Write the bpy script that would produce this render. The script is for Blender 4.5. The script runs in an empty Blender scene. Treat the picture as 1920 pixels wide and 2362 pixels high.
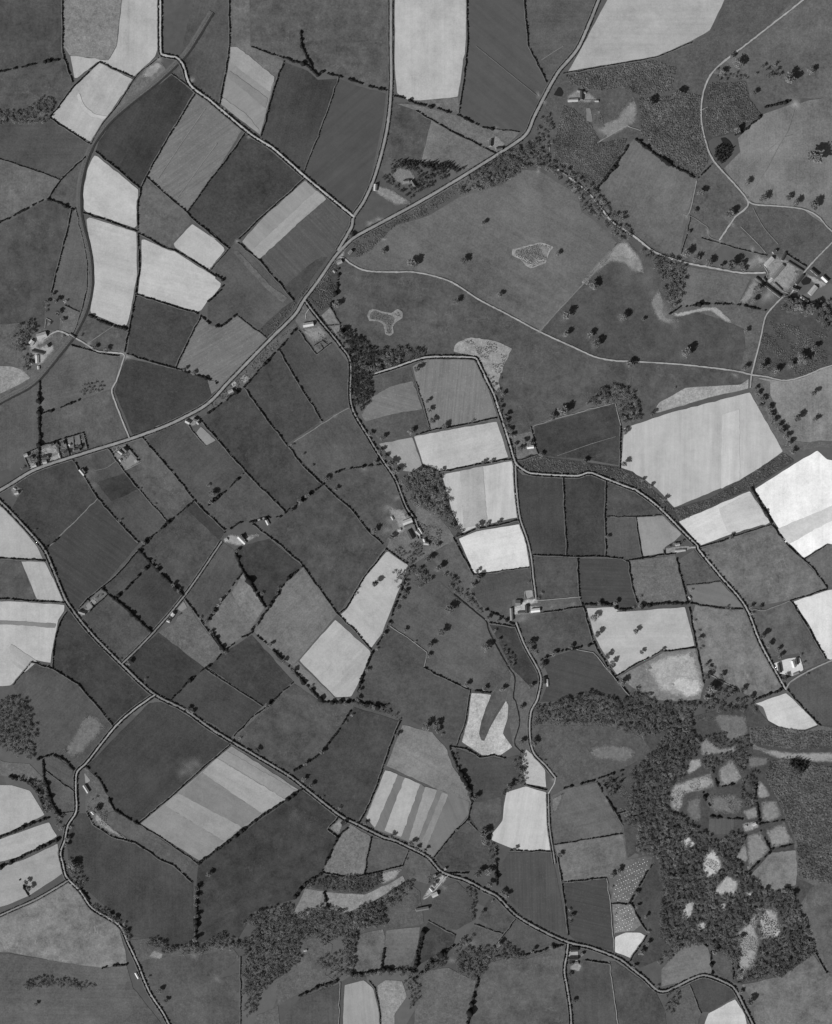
import bpy, bmesh, math, random, re
import numpy as np
from mathutils import Vector
from mathutils.geometry import tessellate_polygon

sc = bpy.context.scene
C = sc.collection
# ------------------------------------------------------------------ camera, sky, sun, exposure
CAMH = 5000.0                      # survey aircraft height in metres, looking straight down
cam_d = bpy.data.cameras.new('camera'); cam = bpy.data.objects.new('camera', cam_d); C.objects.link(cam)
cam.location = (0, 0, CAMH); cam.rotation_euler = (0, 0, 0)
cam_d.sensor_fit = 'VERTICAL'; cam_d.sensor_height = 36.0
cam_d.lens = 36.0*CAMH/2362.0
cam_d.clip_start = 10; cam_d.clip_end = 30000
sc.camera = cam
SUN_EL = math.radians(38); SH = Vector((0.77, 0.64)).normalized()      # shadows fall up and to the right
w = bpy.data.worlds.new('World'); sc.world = w; w.use_nodes = True
nt = w.node_tree; nt.nodes.clear()
sky = nt.nodes.new('ShaderNodeTexSky'); sky.sky_type = 'NISHITA'; sky.sun_disc = False
sky.sun_elevation = SUN_EL; sky.sun_rotation = math.atan2(-SH.x, -SH.y) % (2*math.pi)
bw = nt.nodes.new('ShaderNodeRGBToBW'); bg = nt.nodes.new('ShaderNodeBackground'); wo = nt.nodes.new('ShaderNodeOutputWorld')
bg.inputs['Strength'].default_value = 0.06
nt.links.new(sky.outputs[0], bw.inputs[0]); nt.links.new(bw.outputs[0], bg.inputs[0]); nt.links.new(bg.outputs[0], wo.inputs[0])
sl = bpy.data.lights.new('sun', 'SUN'); sl.energy = 4.0; sl.angle = math.radians(0.5); sl.color = (1, 1, 1)
so = bpy.data.objects.new('sun', sl); C.objects.link(so)
so.rotation_euler = Vector((SH.x*math.cos(SUN_EL), SH.y*math.cos(SUN_EL), -math.sin(SUN_EL))).to_track_quat('-Z', 'Y').to_euler()
so.location = (-3000, -2500, 4000)
vs = sc.view_settings; vs.view_transform = 'Standard'; vs.look = 'None'; vs.gamma = 1; vs.use_curve_mapping = False
vs.exposure = 0.40
KLIT = 1.25                        # what an albedo of 1 on level ground shows as

rng = np.random.default_rng(46); random.seed(46)
def alb(t):                        # grey seen in the print -> surface albedo
    t = float(np.interp(t, (0, 70, 80, 90, 105, 120, 150, 200, 230, 243, 255), (0, 60, 71, 83, 101, 118, 140, 177, 208, 236, 246)))
    c = t/255.0; l = c/12.92 if c <= .04045 else ((c+.055)/1.055)**2.4
    return min(l/KLIT, .8)

# ------------------------------------------------------------------ terrain
G = 60.0
def hs(x, y):
    v = 5*np.sin(x/290+.6)*np.cos(y/340-.4)+3.5*np.sin((x+y)/230+2)+2*np.cos((x-1.6*y)/170)
    valley = np.exp(-((x-180+.25*(y+300))/130)**2)*np.clip((200-y)/600, 0, 1)
    return v-7*valley
def Hn(x, y):                      # ground height, linear on the triangles of the terrain grid
    x = np.asarray(x, float); y = np.asarray(y, float)
    i = np.floor(x/G); j = np.floor(y/G); u = x/G-i; v = y/G-j
    h00 = hs(i*G, j*G); h11 = hs((i+1)*G, (j+1)*G); h10 = hs((i+1)*G, j*G); h01 = hs(i*G, (j+1)*G)
    return np.where(u >= v, h00+(h10-h00)*u+(h11-h10)*v, h00+(h01-h00)*v+(h11-h01)*u)
def H(x, y): return float(Hn(x, y))

# ------------------------------------------------------------------ trace data: survey print positions, one metre per unit
DATA = '''
# fields
F 86 p a1 -250,-600 505,-600 505,25 520,125 95,210 -250,280
F 92 p a1 -250,280 95,210 520,125 595,330 490,470 400,590 -250,640
F 132 m a1 505,-600 1000,-600 935,20 870,135 560,95 510,25
F 196 s a1 560,95 870,135 935,20 1000,-600 1280,-600 1275,30 1250,110 1150,205 1080,275 800,150 625,285 595,285
F 193 s a1 800,152 1072,288 1058,330 930,500 735,800 590,720 408,592 600,345
S 208 q a1 640,400 680,500 760,570 870,590 850,610 740,595 650,520 620,420
F 88 p a1 400,600 590,725 730,810 690,910 490,1090 300,1025 85,950 -250,850 -250,640
F 104 p a1 -250,850 85,950 300,1025 490,1095 385,1250 330,1270 85,1400 -250,1530
F 94 p a1 690,910 645,1100 625,1330 385,1255 490,1090
F 76 p a1 1380,250 1560,380 1440,590 1180,1050 1130,1165 770,870 800,780 900,640 1060,480 1250,350
F 98 p a1 1450,170 1500,300 1560,370 1385,250
F 112 m a1 1270,120 1330,210 1420,170 1200,330 1060,460 900,620 760,800 740,800 930,510 1070,320 1180,200
S 150 m a1 1130,280 1200,180 1270,150 1310,190 1220,270
F 118 r145 a1 1570,400 1940,690 1740,1020 1510,1350 1340,1215 1180,1070 1300,850 1440,600
F 102 p a1 1180,1070 1500,1350 a2 1530,110 1380,290 1360,320 1140,210 1110,190 a1 1105,1380 1130,1165
F 206 s a1 735,930 760,895 790,905 1115,1170 a2 1105,140 1080,165 690,35 a1 670,1330 670,1150 700,1010
F 92 p a1 1600,-600 1440,130 1490,220 1530,330 b1 0,440 95,490 150,240 175,25 175,-600
F 108 p b1 175,-600 175,25 540,265 610,140 340,25 330,-600
F 150 g142 b1 180,30 235,30 540,265 530,330 420,740 100,485 150,240
S 168 s b1 180,30 235,30 535,268 500,390 180,155
S 138 s b1 175,220 330,330 480,440 460,520 160,270
S 160 s b1 110,430 300,560 410,690 405,720 105,490
F 80 p b1 615,150 690,180 800,220 880,290 1045,280 960,540 770,1030 425,750 540,330
F 88 g140 b1 1050,280 1200,340 1425,400 1400,600 1340,900 1290,1100 1180,1350 1150,1360 800,1070 780,1020 960,520
F 96 p b1 340,25 330,-600 1435,-600 1435,340 1290,340 1050,260 930,225 800,170 600,120
F 198 s b1 1492,-600 1492,200 1510,400 1600,455 1700,460 c1 340,430 370,240 402,15 410,-600
F 110 m c1 30,455 340,432 345,560 180,510 20,490
F 90 p b1 1480,470 1600,470 1700,530 c1 125,610 40,950 b1 1500,940 1395,980 1430,750
F 116 p c1 125,610 640,885 400,1010 40,950
F 112 m c1 -160,480 0,490 330,575 530,670 640,690 830,715 700,850 640,880 0,535
F 92 g40 c1 405,15 415,-600 850,-600 895,15 1050,320 990,430 885,710 800,700 530,670 340,575 350,540 380,300
F 96 p c1 905,15 855,-600 1560,-600 1290,15 1080,290 1050,310
F 186 s c1 1330,15 1210,230 1736,140 d1 330,108 600,-10 760,-100 1000,-600 c1 1660,-600
F 94 m c1 1180,240 1736,150 d1 300,125 480,60 640,0 780,-100 1000,-600 1700,-600 1060,0 900,130 780,240 720,350 690,500 690,650 740,850 770,910 650,1090 400,940 150,760 c1 1700,800 1450,1180 1250,1050 1100,980 1000,900 1000,700 1000,600 1040,450 1090,320
S 128 m c1 1210,420 1290,360 1400,400 1480,470 1380,480 1215,470
S 122 m c1 1440,540 1500,640 1600,600 1690,480 1736,420 d1 180,520 170,640 100,680 c1 1500,780 1490,700
S 128 s c1 1360,520 1395,520 1415,630 1365,630
F 106 p c1 1690,830 d1 150,770 400,950 650,1090 600,1300 550,1389 d2 540,230 520,370 440,390 300,310 160,220 0,40 c1 1530,1300 1440,1180
F 102 p d1 1080,0 1700,-600 2100,-600 2100,430 1450,440 1200,520 1080,430 1050,300 780,240 900,120
F 84 m d1 750,330 1040,300 1070,430 1170,570 950,720 780,760 740,790 690,560 700,400
F 120 p d1 1180,570 1400,490 1690,430 2100,430 2100,1700 1690,1470 1500,1330 1100,1290 1060,1270 870,1000 1000,870 980,760 1060,680
F 100 p d1 650,1090 770,920 1050,1270 960,1389 d2 930,110 1210,370 1100,350 860,300 680,430 530,370 540,230 590,20
F 94 m d2 930,110 1020,0 1060,-100 1110,-30 1300,0 1500,15 1600,90 1700,170 2100,350 2100,700 1700,600 1530,470 1380,370 1210,370
F 105 p b2 1080,400 1260,500 1620,510 c2 0,515 250,575 500,730 990,985 1300,640 1620,290 1480,140 1330,30 c1 1330,1370 1290,1210 980,1020 830,1010 700,1130 350,1230 100,1380 b2 1500,140 1300,330 1200,390
F 88 p c2 1000,990 1620,290 1700,260 d2 190,360 370,560 350,650 380,780 420,890 640,830 870,900 1030,970 1040,1100 1090,1330 540,1250 0,1220 c2 1440,1200 1250,1110
F 92 p b2 1090,420 1260,510 1620,515 c2 0,520 250,580 500,735 990,990 1250,1115 1440,1200 1600,1225 d2 540,1255 1090,1330 d3 1090,30 1070,120 870,90 560,110 350,220 280,310 220,340 c3 1640,90 1340,270 1230,330 1060,370 930,420 920,480 800,490 740,460 650,200 560,40 c2 490,1200 100,1190 b2 1600,1250 1300,1330 1120,1080 1060,960 1000,810 1040,600
S 140 n b2 1275,860 1290,820 1330,805 1410,830 1470,840 1520,805 1560,830 1560,880 1510,910 1480,950 1490,1000 1460,1025 1420,1010 1405,930 1360,905 1290,905
S 108 n b2 1295,865 1310,830 1340,820 1420,850 1470,860 1500,880 1470,950 1470,1000 1440,1010 1425,930 1380,890 1300,890
S 162 n c2 770,330 1000,272 1105,310 1070,350 1040,440 920,482 880,462 840,410 768,378
S 128 n c2 800,335 990,285 1070,320 1040,400 930,440 880,400 790,370
S 158 n c2 310,1100 340,1070 440,1035 540,1050 640,1065 770,1125 700,1270 660,1389 c3 680,150 640,150 610,90 c2 560,1310 500,1190 300,1150
F 112 p d2 550,470 1090,550 1060,600 980,770 800,760 500,800 490,720 540,560
F 100 m d2 500,800 800,765 980,775 1200,830 1180,900 1100,1300 1000,1290 1040,1100 1030,970 870,900 640,830 430,880
S 160 m d2 440,850 560,830 700,800 800,790 900,880 930,920 880,910 760,820 640,835 500,870
F 86 m d2 1210,860 1300,760 1380,700 1700,760 2000,800 2000,1200 1700,1280 1500,1370 1100,1330 1170,1050
F 140 p d3 1090,30 1290,60 1500,30 1700,-50 2000,-50 2000,560 1640,540 1560,555 1430,550 1280,270 1240,180 1240,70
F 104 m d3 1090,100 1110,40 1240,70 1240,190 1430,540 1560,555 2000,560 2000,640 1640,590 1450,640 1430,690 1350,640 1080,150
F 86 p a2 -250,230 85,105 385,-62 570,15 510,260 410,690 360,740 350,960 150,920 -250,950
F 96 p a2 585,10 610,0 640,130 690,300 705,480 690,700 650,830 520,775 490,700 420,680 500,330
F 106 m a2 520,780 640,830 590,1000 470,980 490,860
F 100 m a2 -250,950 150,920 350,960 470,990 600,1040 500,1130 300,1370 100,1500 -250,1700
F 150 m a2 -250,1260 85,1260 180,1290 250,1360 150,1420 -250,1600
F 199 s a2 690,90 720,70 1100,190 1105,540 1040,880 1020,940 980,955 730,850 718,820 755,600 745,400 700,180
F 207 s a2 1130,250 1160,245 1360,335 1400,340 1736,550 b2 60,560 112,600 100,650 0,750 a2 1620,820 1590,835 1100,690 1115,560 1130,460
F 201 s a2 1540,120 1736,250 b2 0,190 130,310 140,340 30,480 0,485 a2 1690,480 1660,485 1400,320 1385,285
F 80 p a2 1100,700 1590,845 1600,880 1410,1280 1020,1165 1060,850
F 94 p a2 710,870 1020,970 1020,1010 1000,1160 740,1130 600,1040 640,960
F 100 p a2 570,1095 750,1150 960,1180 920,1389 a3 885,130 660,210 330,325 315,75 a2 440,1290
F 74 p a2 1015,1200 1390,1290 1736,1389 a3 1660,75 1736,170 1600,290 1350,420 1060,490 920,150 960,0
F 116 r150 a2 1420,1280 1610,870 1700,945 b2 100,950 235,855 475,1040 190,1350 b3 30,170 0,60 a2 1736,1389
F 92 p b2 235,270 690,740 600,790 410,970 240,850 100,945 40,940 0,900 0,770 130,590 50,490 170,330
S 106 p b2 200,350 240,340 500,620 640,720 600,760 470,650 330,500
F 79 p a2 1530,60 a1 1510,1340 1740,1020 b1 310,715 770,1080 430,1389 b2 250,245 170,320 0,190
F 158 g45 b1 775,1090 950,1245 780,1389 b2 410,410 265,270 b1 440,1389
S 172 s b1 870,1175 950,1245 780,1389 b2 410,410 345,345 b1 640,1389
F 94 r47 b1 950,1245 1160,1389 b2 1150,70 980,380 820,580 690,735 410,415
S 84 p b2 600,640 830,440 900,400 960,390 820,580 690,735
F 82 m b2 690,740 820,590 790,660 480,1045 410,975 600,800
F 80 m b2 990,430 1050,470 1030,640 970,790 900,830 800,720 830,660 960,500
F 108 m b2 770,770 850,870 1000,1070 880,1170 700,900
S 128 m b2 740,970 900,930 970,1020 850,1090
F 130 m b2 910,860 975,800 1060,920 1065,1000 1030,1020
F 100 m b2 700,920 720,960 550,1150 350,1389 b3 0,330 0,270 250,20 b2 480,1090
S 140 m b3 250,60 290,10 340,40 300,90
S 175 s b3 185,90 215,65 240,90 205,115
F 86 p b2 720,970 870,1170 990,1070 1120,1240 1130,1389 b3 1130,270 910,380 b2 720,1389 575,1140
F 82 p b2 565,1140 720,1389 b3 910,385 650,560 640,580 295,110
F 79 p b3 0,330 290,110 640,585 920,890 620,1110 300,790 60,500 a3 1600,370
F 95 p b3 660,560 910,385 1130,280 1380,730 1060,780 930,870 640,600
F 92 p b3 930,890 1060,790 1390,735 1500,870 1600,1080 1460,1130 1480,1250 1420,1360 1270,1260 1150,1100
F 86 p b3 450,1270 620,1120 930,890 1150,1100 1280,1270 1420,1389 b4 1400,90 1050,600 760,220 500,10
F 88 p a3 1140,515 1490,390 1580,500 1650,580 1736,520 b3 290,790 20,1060 a3 1560,1020 1350,770
S 142 s a3 1570,480 1610,430 1730,540 1650,582
F 90 p b3 300,800 620,1110 560,1150 470,1160 250,1200 150,1270 0,1130 -60,1060
F 97 p a3 1050,510 1140,520 1380,780 1560,1020 1340,1190 1120,930 1000,790 1130,700 1010,570
F 86 p a3 580,690 870,600 1000,785 1120,930 1340,1190 1120,1360 780,1000 690,860
S 72 p a3 770,880 1010,800 1110,930 890,1030
F 78 p a3 340,760 580,690 690,850 780,1010 390,1389 330,1389 85,1100 180,930 90,900
F 80 r35 a3 780,1010 1110,1360 a4 1110,50 810,400 600,590 490,400 370,90 a3 400,1389
F 96 p a3 -250,380 85,190 310,70 315,590 190,660 85,760 -250,880
F 96 p a3 330,330 660,210 880,140 1020,520 700,610 680,480 320,580
F 116 m a3 190,650 310,600 680,480 700,610 560,680 290,770 240,770
F 120 m a3 880,610 1005,575 1130,700 1000,780
S 138 s a3 1010,690 1050,650 1120,710 1010,770
F 190 s a3 85,1130 300,1389 a4 350,180 80,165 -250,150 a3 -250,850
F 94 p a4 -250,170 160,185 290,505 80,490 -250,480
F 194 s a4 162,187 360,190 510,490 500,515 290,500
F 206 s a4 -250,500 80,505 520,535 518,590 470,660 430,870 410,1010 260,980 110,1170 85,1190 -250,1200
S 138 s a4 -250,660 85,668 450,690 440,725 85,697 -250,690
S 190 s a4 85,850 300,990 200,1080 85,990
F 75 p a4 530,595 570,590 700,750 1000,1050 1215,1245 1060,1389 a5 910,185 a4 820,1389 630,1170 430,1050 440,870 470,690
F 90 p a4 260,1000 430,1050 630,1180 820,1389 a5 910,185 690,460 620,530 600,500 430,410 290,450 250,200 a4 240,1389 110,1200
S 112 m a5 680,70 800,110 860,200 620,470 480,400 600,240
F 92 p a4 650,640 860,455 1210,755 980,1000
F 82 p a4 830,410 1110,110 1195,210 930,490 860,450
F 78 p a4 1200,215 1470,470 1210,755 930,495
F 110 m a4 630,580 810,410 860,450 690,600 650,630
F 86 p a3 1130,1389 1340,1190 1560,1030 b3 0,1130 150,1270 a4 1736,90 1480,460 1200,210 1120,100
S 72 p a3 1490,1090 1560,1030 b3 0,1130 130,1280 90,1340
F 90 p a4 1480,470 1736,100 b4 110,30 200,90 280,270 20,610 a4 1640,680 1560,560
F 73 p a4 990,1010 1270,760 1640,1050 1370,1305 1240,1240
F 106 m a4 1270,760 1400,680 1490,500 1570,650 1736,850 b4 110,920 a4 1640,1040
F 80 p a4 1370,1310 1640,1050 1736,1110 b4 0,1060 440,1350 b5 200,260 180,300 a5 1736,190 a4 1480,1380
F 108 p b4 280,280 460,560 340,740 130,910 20,760 0,640 170,430
S 118 p b4 280,290 455,565 340,720 320,690 240,530 190,440
F 75 p b4 220,100 300,60 490,10 755,230 500,540 465,560 280,270 210,150
F 116 p b4 760,240 1040,610 680,1030 540,930 360,740 470,590 560,420
F 196 s b4 1430,105 1480,115 1610,220 1480,560 1400,770 1310,890 1050,620 1110,570 1250,320
F 191 s b4 1020,650 1300,900 1312,940 1200,1190 1150,1280 1020,1285 725,985
F 114 p b4 680,1030 720,990 1020,1290 1150,1290 960,1340 900,1310
F 76 p b4 0,1040 130,920 350,780 680,1150 480,1340 440,1350
F 90 p b4 690,1170 910,1320 1180,1310 b5 1160,40 900,400 640,590 200,300 b4 480,1350
F 97 p b4 1610,240 1660,220 c4 0,380 190,350 300,460 560,670 650,870 740,1040 680,1150 600,1210 440,1220 70,1040 90,920 0,840 b4 1450,700 1500,540
F 88 p b4 1450,720 c4 0,850 90,930 65,1040 435,1225 410,1389 c5 330,350 270,350 180,270 b5 1600,130 1180,30 b4 1190,1270 1320,940
F 100 p c4 100,130 310,10 460,300 440,400 380,400 200,260
F 88 p c4 480,300 910,240 950,470 770,500 750,660 620,590 540,560 440,430
F 112 m b3 1460,1130 1600,1080 1660,1180 c3 0,1050 200,1170 320,1330 c4 310,20 100,130 0,200 b4 1660,220 1430,90 b3 1480,1250
F 229 s c3 335,1325 480,1265 835,1205 c4 880,20 915,235 530,290 460,290
F 212 g92 c3 200,810 770,700 780,750 825,1160 480,1240 370,1290 290,1130 240,960
S 193 s c3 350,785 535,755 570,1200 380,1250
F 206 s b3 1645,510 c3 0,500 650,385 745,680 190,790 120,760 b3 1720,740
F 168 s b3 1360,565 1640,510 1720,740 1640,800 1560,790
F 126 r95 c2 0,1250 100,1210 460,1215 560,1389 c3 650,350 120,460 0,60 b2 1640,1270
F 94 p b2 1320,1340 1620,1275 b3 1736,350 c3 110,465 b3 1380,550 1280,420 1220,330 1310,200 1330,20
S 118 r15 b3 1320,190 1460,110 1640,65 1720,290 1480,330 1260,390 1230,340
F 78 p c3 945,430 1590,245 1640,430 1620,740 1350,690 1040,670 980,650
F 112 m c3 780,500 920,470 980,650 960,660 800,720
F 203 g91 d3 60,440 450,310 1000,170 1080,150 1350,630 1060,840 470,1085 330,930 210,840 40,770
S 214 g91 d3 855,335 992,290 998,850 848,930
F 166 m d3 285,325 350,230 560,115 870,95 1000,90 1070,40 1070,130 760,200 340,325
F 80 m c3 800,720 920,650 1080,680 1620,750 1736,790 d3 200,840 470,1085 750,1010 1350,640 1430,690 1430,715 1100,920 500,1200 370,1100 200,930 0,850 c3 1400,790 1300,820 900,800
F 243 s d3 1110,930 1440,720 1620,615 1700,690 2000,720 2000,1450 d4 1700,50 1510,170 1340,0 d3 1390,1389
S 226 s d3 1300,1250 1700,1080 1850,1010 1850,1150 1700,1200 1390,1370
F 227 s d3 500,1190 1080,940 1250,1200 920,1300 680,1389
S 215 s d3 830,1090 1080,960 1240,1200 920,1290 890,1260
F 80 p c3 800,770 850,820 1170,830 1210,1389 c4 1200,140 930,135 c3 830,1150
F 78 p c3 1180,840 1360,830 1400,800 1520,860 1525,1389 c4 1520,150 1210,140
F 86 p c3 1525,870 1736,950 d3 380,1130 165,1145 c3 1530,1150
F 92 p c3 1530,1160 1760,1150 d3 200,1389 d4 215,155 100,180 0,160 c4 1525,150
F 156 s d3 165,1150 380,1135 540,1290 480,1350 d4 400,80 390,130 220,155
F 112 p d4 680,90 950,0 d3 1250,1215 1385,1389 d4 1510,180 1690,390 1680,420 1400,500 1060,560 850,330
F 106 p d4 1530,180 1700,60 2000,0 2000,450 1700,390 1570,230
F 232 s d4 1420,510 1690,420 2000,350 2000,1100 1690,970 1550,700
F 100 p d4 1060,570 1150,590 1230,575 1400,510 1680,980 1520,1060 1480,930 1250,950 1150,750
F 95 p d4 1390,1200 1520,1100 1700,1000 2000,900 2000,1600 d5 1700,250 1640,180 d4 1530,1389
F 221 s d4 1110,1330 1370,1240 1530,1389 d5 1640,180 1520,225 1340,215 1220,150 1180,40
F 120 p d4 640,540 1040,575 1160,840 1340,1200 1130,1300 960,1210 700,1070 650,800 610,640
F 112 m d4 120,190 480,140 560,420 580,520 230,550 170,520 140,380
F 98 p d4 500,180 630,100 840,340 580,380
F 120 g20 d4 570,390 840,350 1030,560 630,530
F 150 m d4 400,80 570,60 640,80 500,130 400,130
F 90 p c4 930,150 1280,160 1310,470 970,500 950,400
F 82 r2 c4 1300,170 1690,180 1736,380 d4 170,530 100,580 20,580 c4 1590,540 1340,540 1310,450
F 98 p c4 970,510 1320,480 1330,545 1000,600
F 90 p c4 810,690 1000,605 1340,560 1420,840 1270,890 1000,980 880,870
F 199 s c4 1360,560 1580,550 1640,590 d4 0,590 170,580 560,550 600,700 640,870 360,920 180,1010 20,1100 c4 1600,1095 1550,1020 1420,780
F 126 m d4 30,1110 200,1020 380,920 640,885 690,1070 710,1180 680,1290 520,1310 300,1300 110,1180
S 172 m d4 200,1020 380,930 645,890 692,1070 710,1180 680,1285 520,1300 340,1240 270,1120
S 205 m d4 560,1100 660,1120 700,1180 680,1270 560,1290 420,1180 470,1110
F 82 r15 c4 1000,980 1270,900 1420,920 1580,1110 1736,1290 1736,1389 1400,1230 1130,1310 990,1320 1070,1130
F 74 p c4 590,700 800,715 980,1070 985,1150 900,1180 820,1150 740,1000 660,830
F 100 m c4 600,1250 720,1100 760,1040 900,1180 985,1150 960,1340 c5 920,80 910,250 930,390 850,420 780,360 740,130 740,0 c4 640,1300
F 196 m c4 440,1240 610,1255 c5 530,150 510,250 530,310 640,110 720,-20 745,20 740,130 700,250 780,360 680,430 530,430 360,320 410,150
S 92 p c4 610,1255 735,1060 760,1100 720,1290 c5 690,10 630,110 545,315 512,280 515,190
F 93 m c5 990,190 1480,175 1736,240 d5 220,290 300,400 100,520 0,560 c5 1450,600 1190,690 1030,490 930,390 950,250
S 110 m c5 1350,370 1500,320 1736,350 d5 180,420 80,500 c5 1600,480 1420,460
F 100 p c5 1190,700 1450,640 1650,1000 1660,1050 1110,1140 1070,760
S 112 m c5 1090,780 1190,720 1130,860 1095,900
F 108 p c5 1110,1150 1660,1055 1690,1260 c6 1530,225 1190,265 1130,30
F 80 r12 c6 1190,270 1530,235 1590,820 1300,750 1230,690
F 88 r88 c6 740,30 1090,25 1220,700 1000,620 830,490 740,400 750,320 650,300 660,150
F 201 s c5 880,370 940,420 1040,540 1050,690 880,660 830,500
F 211 g100 c5 720,720 880,670 1050,720 1085,1195 840,1200 740,1170 600,1110 600,1060 690,950 700,830
F 84 p c5 320,370 510,440 720,450 840,420 870,620 760,690 700,740 690,940 620,1000 490,1020 440,960 420,900 450,790 400,660 310,510
S 94 p c5 560,790 680,760 690,930 620,1000 490,1020 430,900 460,800
F 90 p c5 410,970 480,1020 600,1100 640,1240 640,1330 300,1360 250,1370 160,1250 290,1060
F 120 g68 b5 1420,540 1700,650 c5 70,680 180,700 430,800 420,900 290,1060 130,1240 0,1180 b5 1590,1110 1340,1020 1260,920
S 188 s b5 1420,545 1522,577 1338,1005 1268,925
S 192 s b5 1577,602 1700,655 1548,1080 1412,1030
S 165 s c5 75,675 170,705 20,1090 -60,1110
S 150 s c5 210,720 260,740 80,1170 30,1160
F 122 p b5 1560,180 c5 0,210 130,240 250,380 290,510 400,660 440,800 180,700 b5 1430,510 1500,330
F 80 p b5 1170,40 1530,150 1480,320 1400,520 1340,700 1200,970 1030,850 780,680 650,590 900,400
F 150 s b5 190,345 735,700 0,1230 a5 1600,1270 1120,970 1570,590 1736,440
S 160 s e1 945,462 1243,632 1195,665 910,490
S 178 s e1 905,493 1195,668 1090,722 845,555
S 140 s e1 845,555 1090,722 1010,780 745,640
S 168 s e1 745,640 1010,780 935,838 690,690
S 150 s e1 690,690 935,838 860,900 625,752
F 80 p a5 1190,10 1330,0 1736,260 b5 180,340 0,480 a5 1570,580 1110,970 920,860 870,750 790,610 700,510
F 104 m a5 680,510 790,610 870,750 920,860 860,880 850,980 1010,1090 900,1070 740,980 690,870 690,700
S 150 m a5 760,880 830,940 900,1010 1020,1090 960,1070 850,1010 770,950
S 160 s a5 680,560 730,625 690,650
F 76 p b5 750,710 1035,900 960,1020 1045,1080 915,1350 b6 760,280 680,400 370,490 250,700 160,690 a6 1640,730 1590,740 1560,500 1590,130 b6 20,50 b5 0,1240
F 118 m b5 1060,1080 1140,980 1310,1080 1250,1389 b6 1240,200 1130,220 920,180
F 95 p b5 1320,1090 1400,1100 1610,1180 1560,1310 1250,1380
F 100 p b5 1610,1190 1736,1240 c5 130,1280 c6 130,110 100,280 b6 1620,240 1560,130
F 82 p a5 620,890 700,890 740,980 900,1070 1090,1120 1300,1260 a6 1400,120 1550,260 1555,740 1380,780 1280,700 1220,700 1050,690 940,540 760,370 600,240 650,180 550,60 a5 540,1100
F 96 p a5 870,880 930,870 1110,970 1590,1290 1500,1389 1110,1120 850,980
F 190 s a5 -250,650 100,655 250,700 370,900 80,1040 -250,1150
F 186 s a5 -250,1180 80,1060 400,950 470,1070 200,1230 -250,1350
F 168 s a5 -250,1400 200,1250 470,1120 480,1200 500,1310 a6 510,190 240,370 80,440 -250,550
F 108 m a5 -250,400 80,480 240,490 350,600 300,660 85,590 -250,580
F 96 p a5 350,460 430,420 590,530 600,700 370,540
F 93 p a5 370,560 600,710 610,870 440,880 390,700
F 122 p a6 -250,600 80,490 570,240 720,430 950,600 1010,800 1020,900 800,950 400,880 300,860 80,820 -250,800
F 98 p a6 -250,830 80,830 400,880 820,940 1020,920 1070,1100 1300,1389 1400,1600 -250,1600
F 94 p a6 1090,900 1230,860 1640,830 b6 200,780 260,870 40,1040 270,980 265,1600 a6 1400,1600 1200,1180
F 96 m a6 1000,720 1220,700 1380,790 1560,760 b6 160,700 280,800 200,780 a6 1640,830 1230,860 1090,900
S 140 m a6 1200,850 1240,800 1310,830 1290,870
F 132 m b6 690,500 780,310 930,330 950,450 840,490 740,560
F 146 m b6 950,340 1260,360 1480,260 1560,210 1580,250 1400,370 1260,450 1100,510 960,460
F 84 m b6 830,230 920,185 1130,225 1390,180 1400,280 1250,355 940,325 800,300
S 146 m b6 1390,180 1560,150 1500,240 1390,280
F 102 m b6 750,720 880,700 1000,760 940,1000 1040,1060 730,1150 500,1280 390,1320 300,1600 600,1600 540,1060 700,960
F 96 m b6 1400,440 1600,260 1700,340 1730,600 1420,640
F 110 p b6 1190,680 1400,640 1420,700 1400,960 1160,990 1150,900
F 108 p b6 1430,650 1700,620 1680,800 1610,960 1420,960 1410,800
F 172 g85 b6 1090,1080 1250,1040 1330,1110 1380,1320 1385,1600 1070,1600
F 150 m b6 1350,1090 1420,1040 1560,1050 1600,1180 1500,1320 1500,1600 1390,1600 1385,1320
F 92 p b6 740,1180 1050,1080 1040,1600 560,1600 620,1320
F 105 m c6 10,1050 100,970 260,950 320,980 480,1060 430,1320 400,1600 -20,1600 -10,1320
F 98 p c6 590,910 750,870 900,880 1190,770 1190,1000 1220,1320 1230,1600 430,1600 450,1320 510,1060
F 88 p c6 1230,980 1340,890 1550,915 1600,1320 1620,1600 1260,1600 1250,1320 1210,1070
F 86 p c6 1560,900 1640,900 d6 0,900 320,1130 400,1300 420,1600 40,1600 20,1310
F 80 p c6 100,580 320,690 300,760 0,940 20,830 50,660
F 88 p c6 130,420 210,310 330,260 460,400 480,560 320,650 110,580
F 96 m c6 480,600 700,680 640,770 500,770 380,720
F 92 p c6 500,560 560,440 620,370 800,560 710,690
F 92 p c6 720,680 810,570 1000,680 1170,750 950,810 820,830 740,780
F 104 p c6 1560,420 1600,240 d6 60,90 300,40 290,110 120,430 -20,430
F 124 m c6 1575,440 1736,430 d6 130,440 210,600 150,650 0,670 c6 1590,690
F 216 s c6 1590,700 1680,660 d6 200,660 250,690 130,880 60,850 c6 1590,830
F 82 p d6 300,110 410,200 380,420 340,680 440,780 360,880 200,950 130,890 250,700 260,650 140,430
F 84 m d5 0,560 300,400 220,290 440,20 600,120 900,40 1110,20 1220,150 1340,215 1520,225 1640,180 2000,220 2000,1600 d6 1690,960 1580,840 1330,1010 1010,1080 940,1060 760,780 500,800 340,680 380,300 300,60 d5 160,1210 100,1250 60,980 0,860 -80,700
S 150 m d5 420,730 470,650 770,560 800,680 560,740 540,830 500,890 440,850
S 132 m d5 820,540 930,440 1020,600 960,660 830,670
S 152 m d5 570,550 600,460 680,450 690,510 590,580
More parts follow.
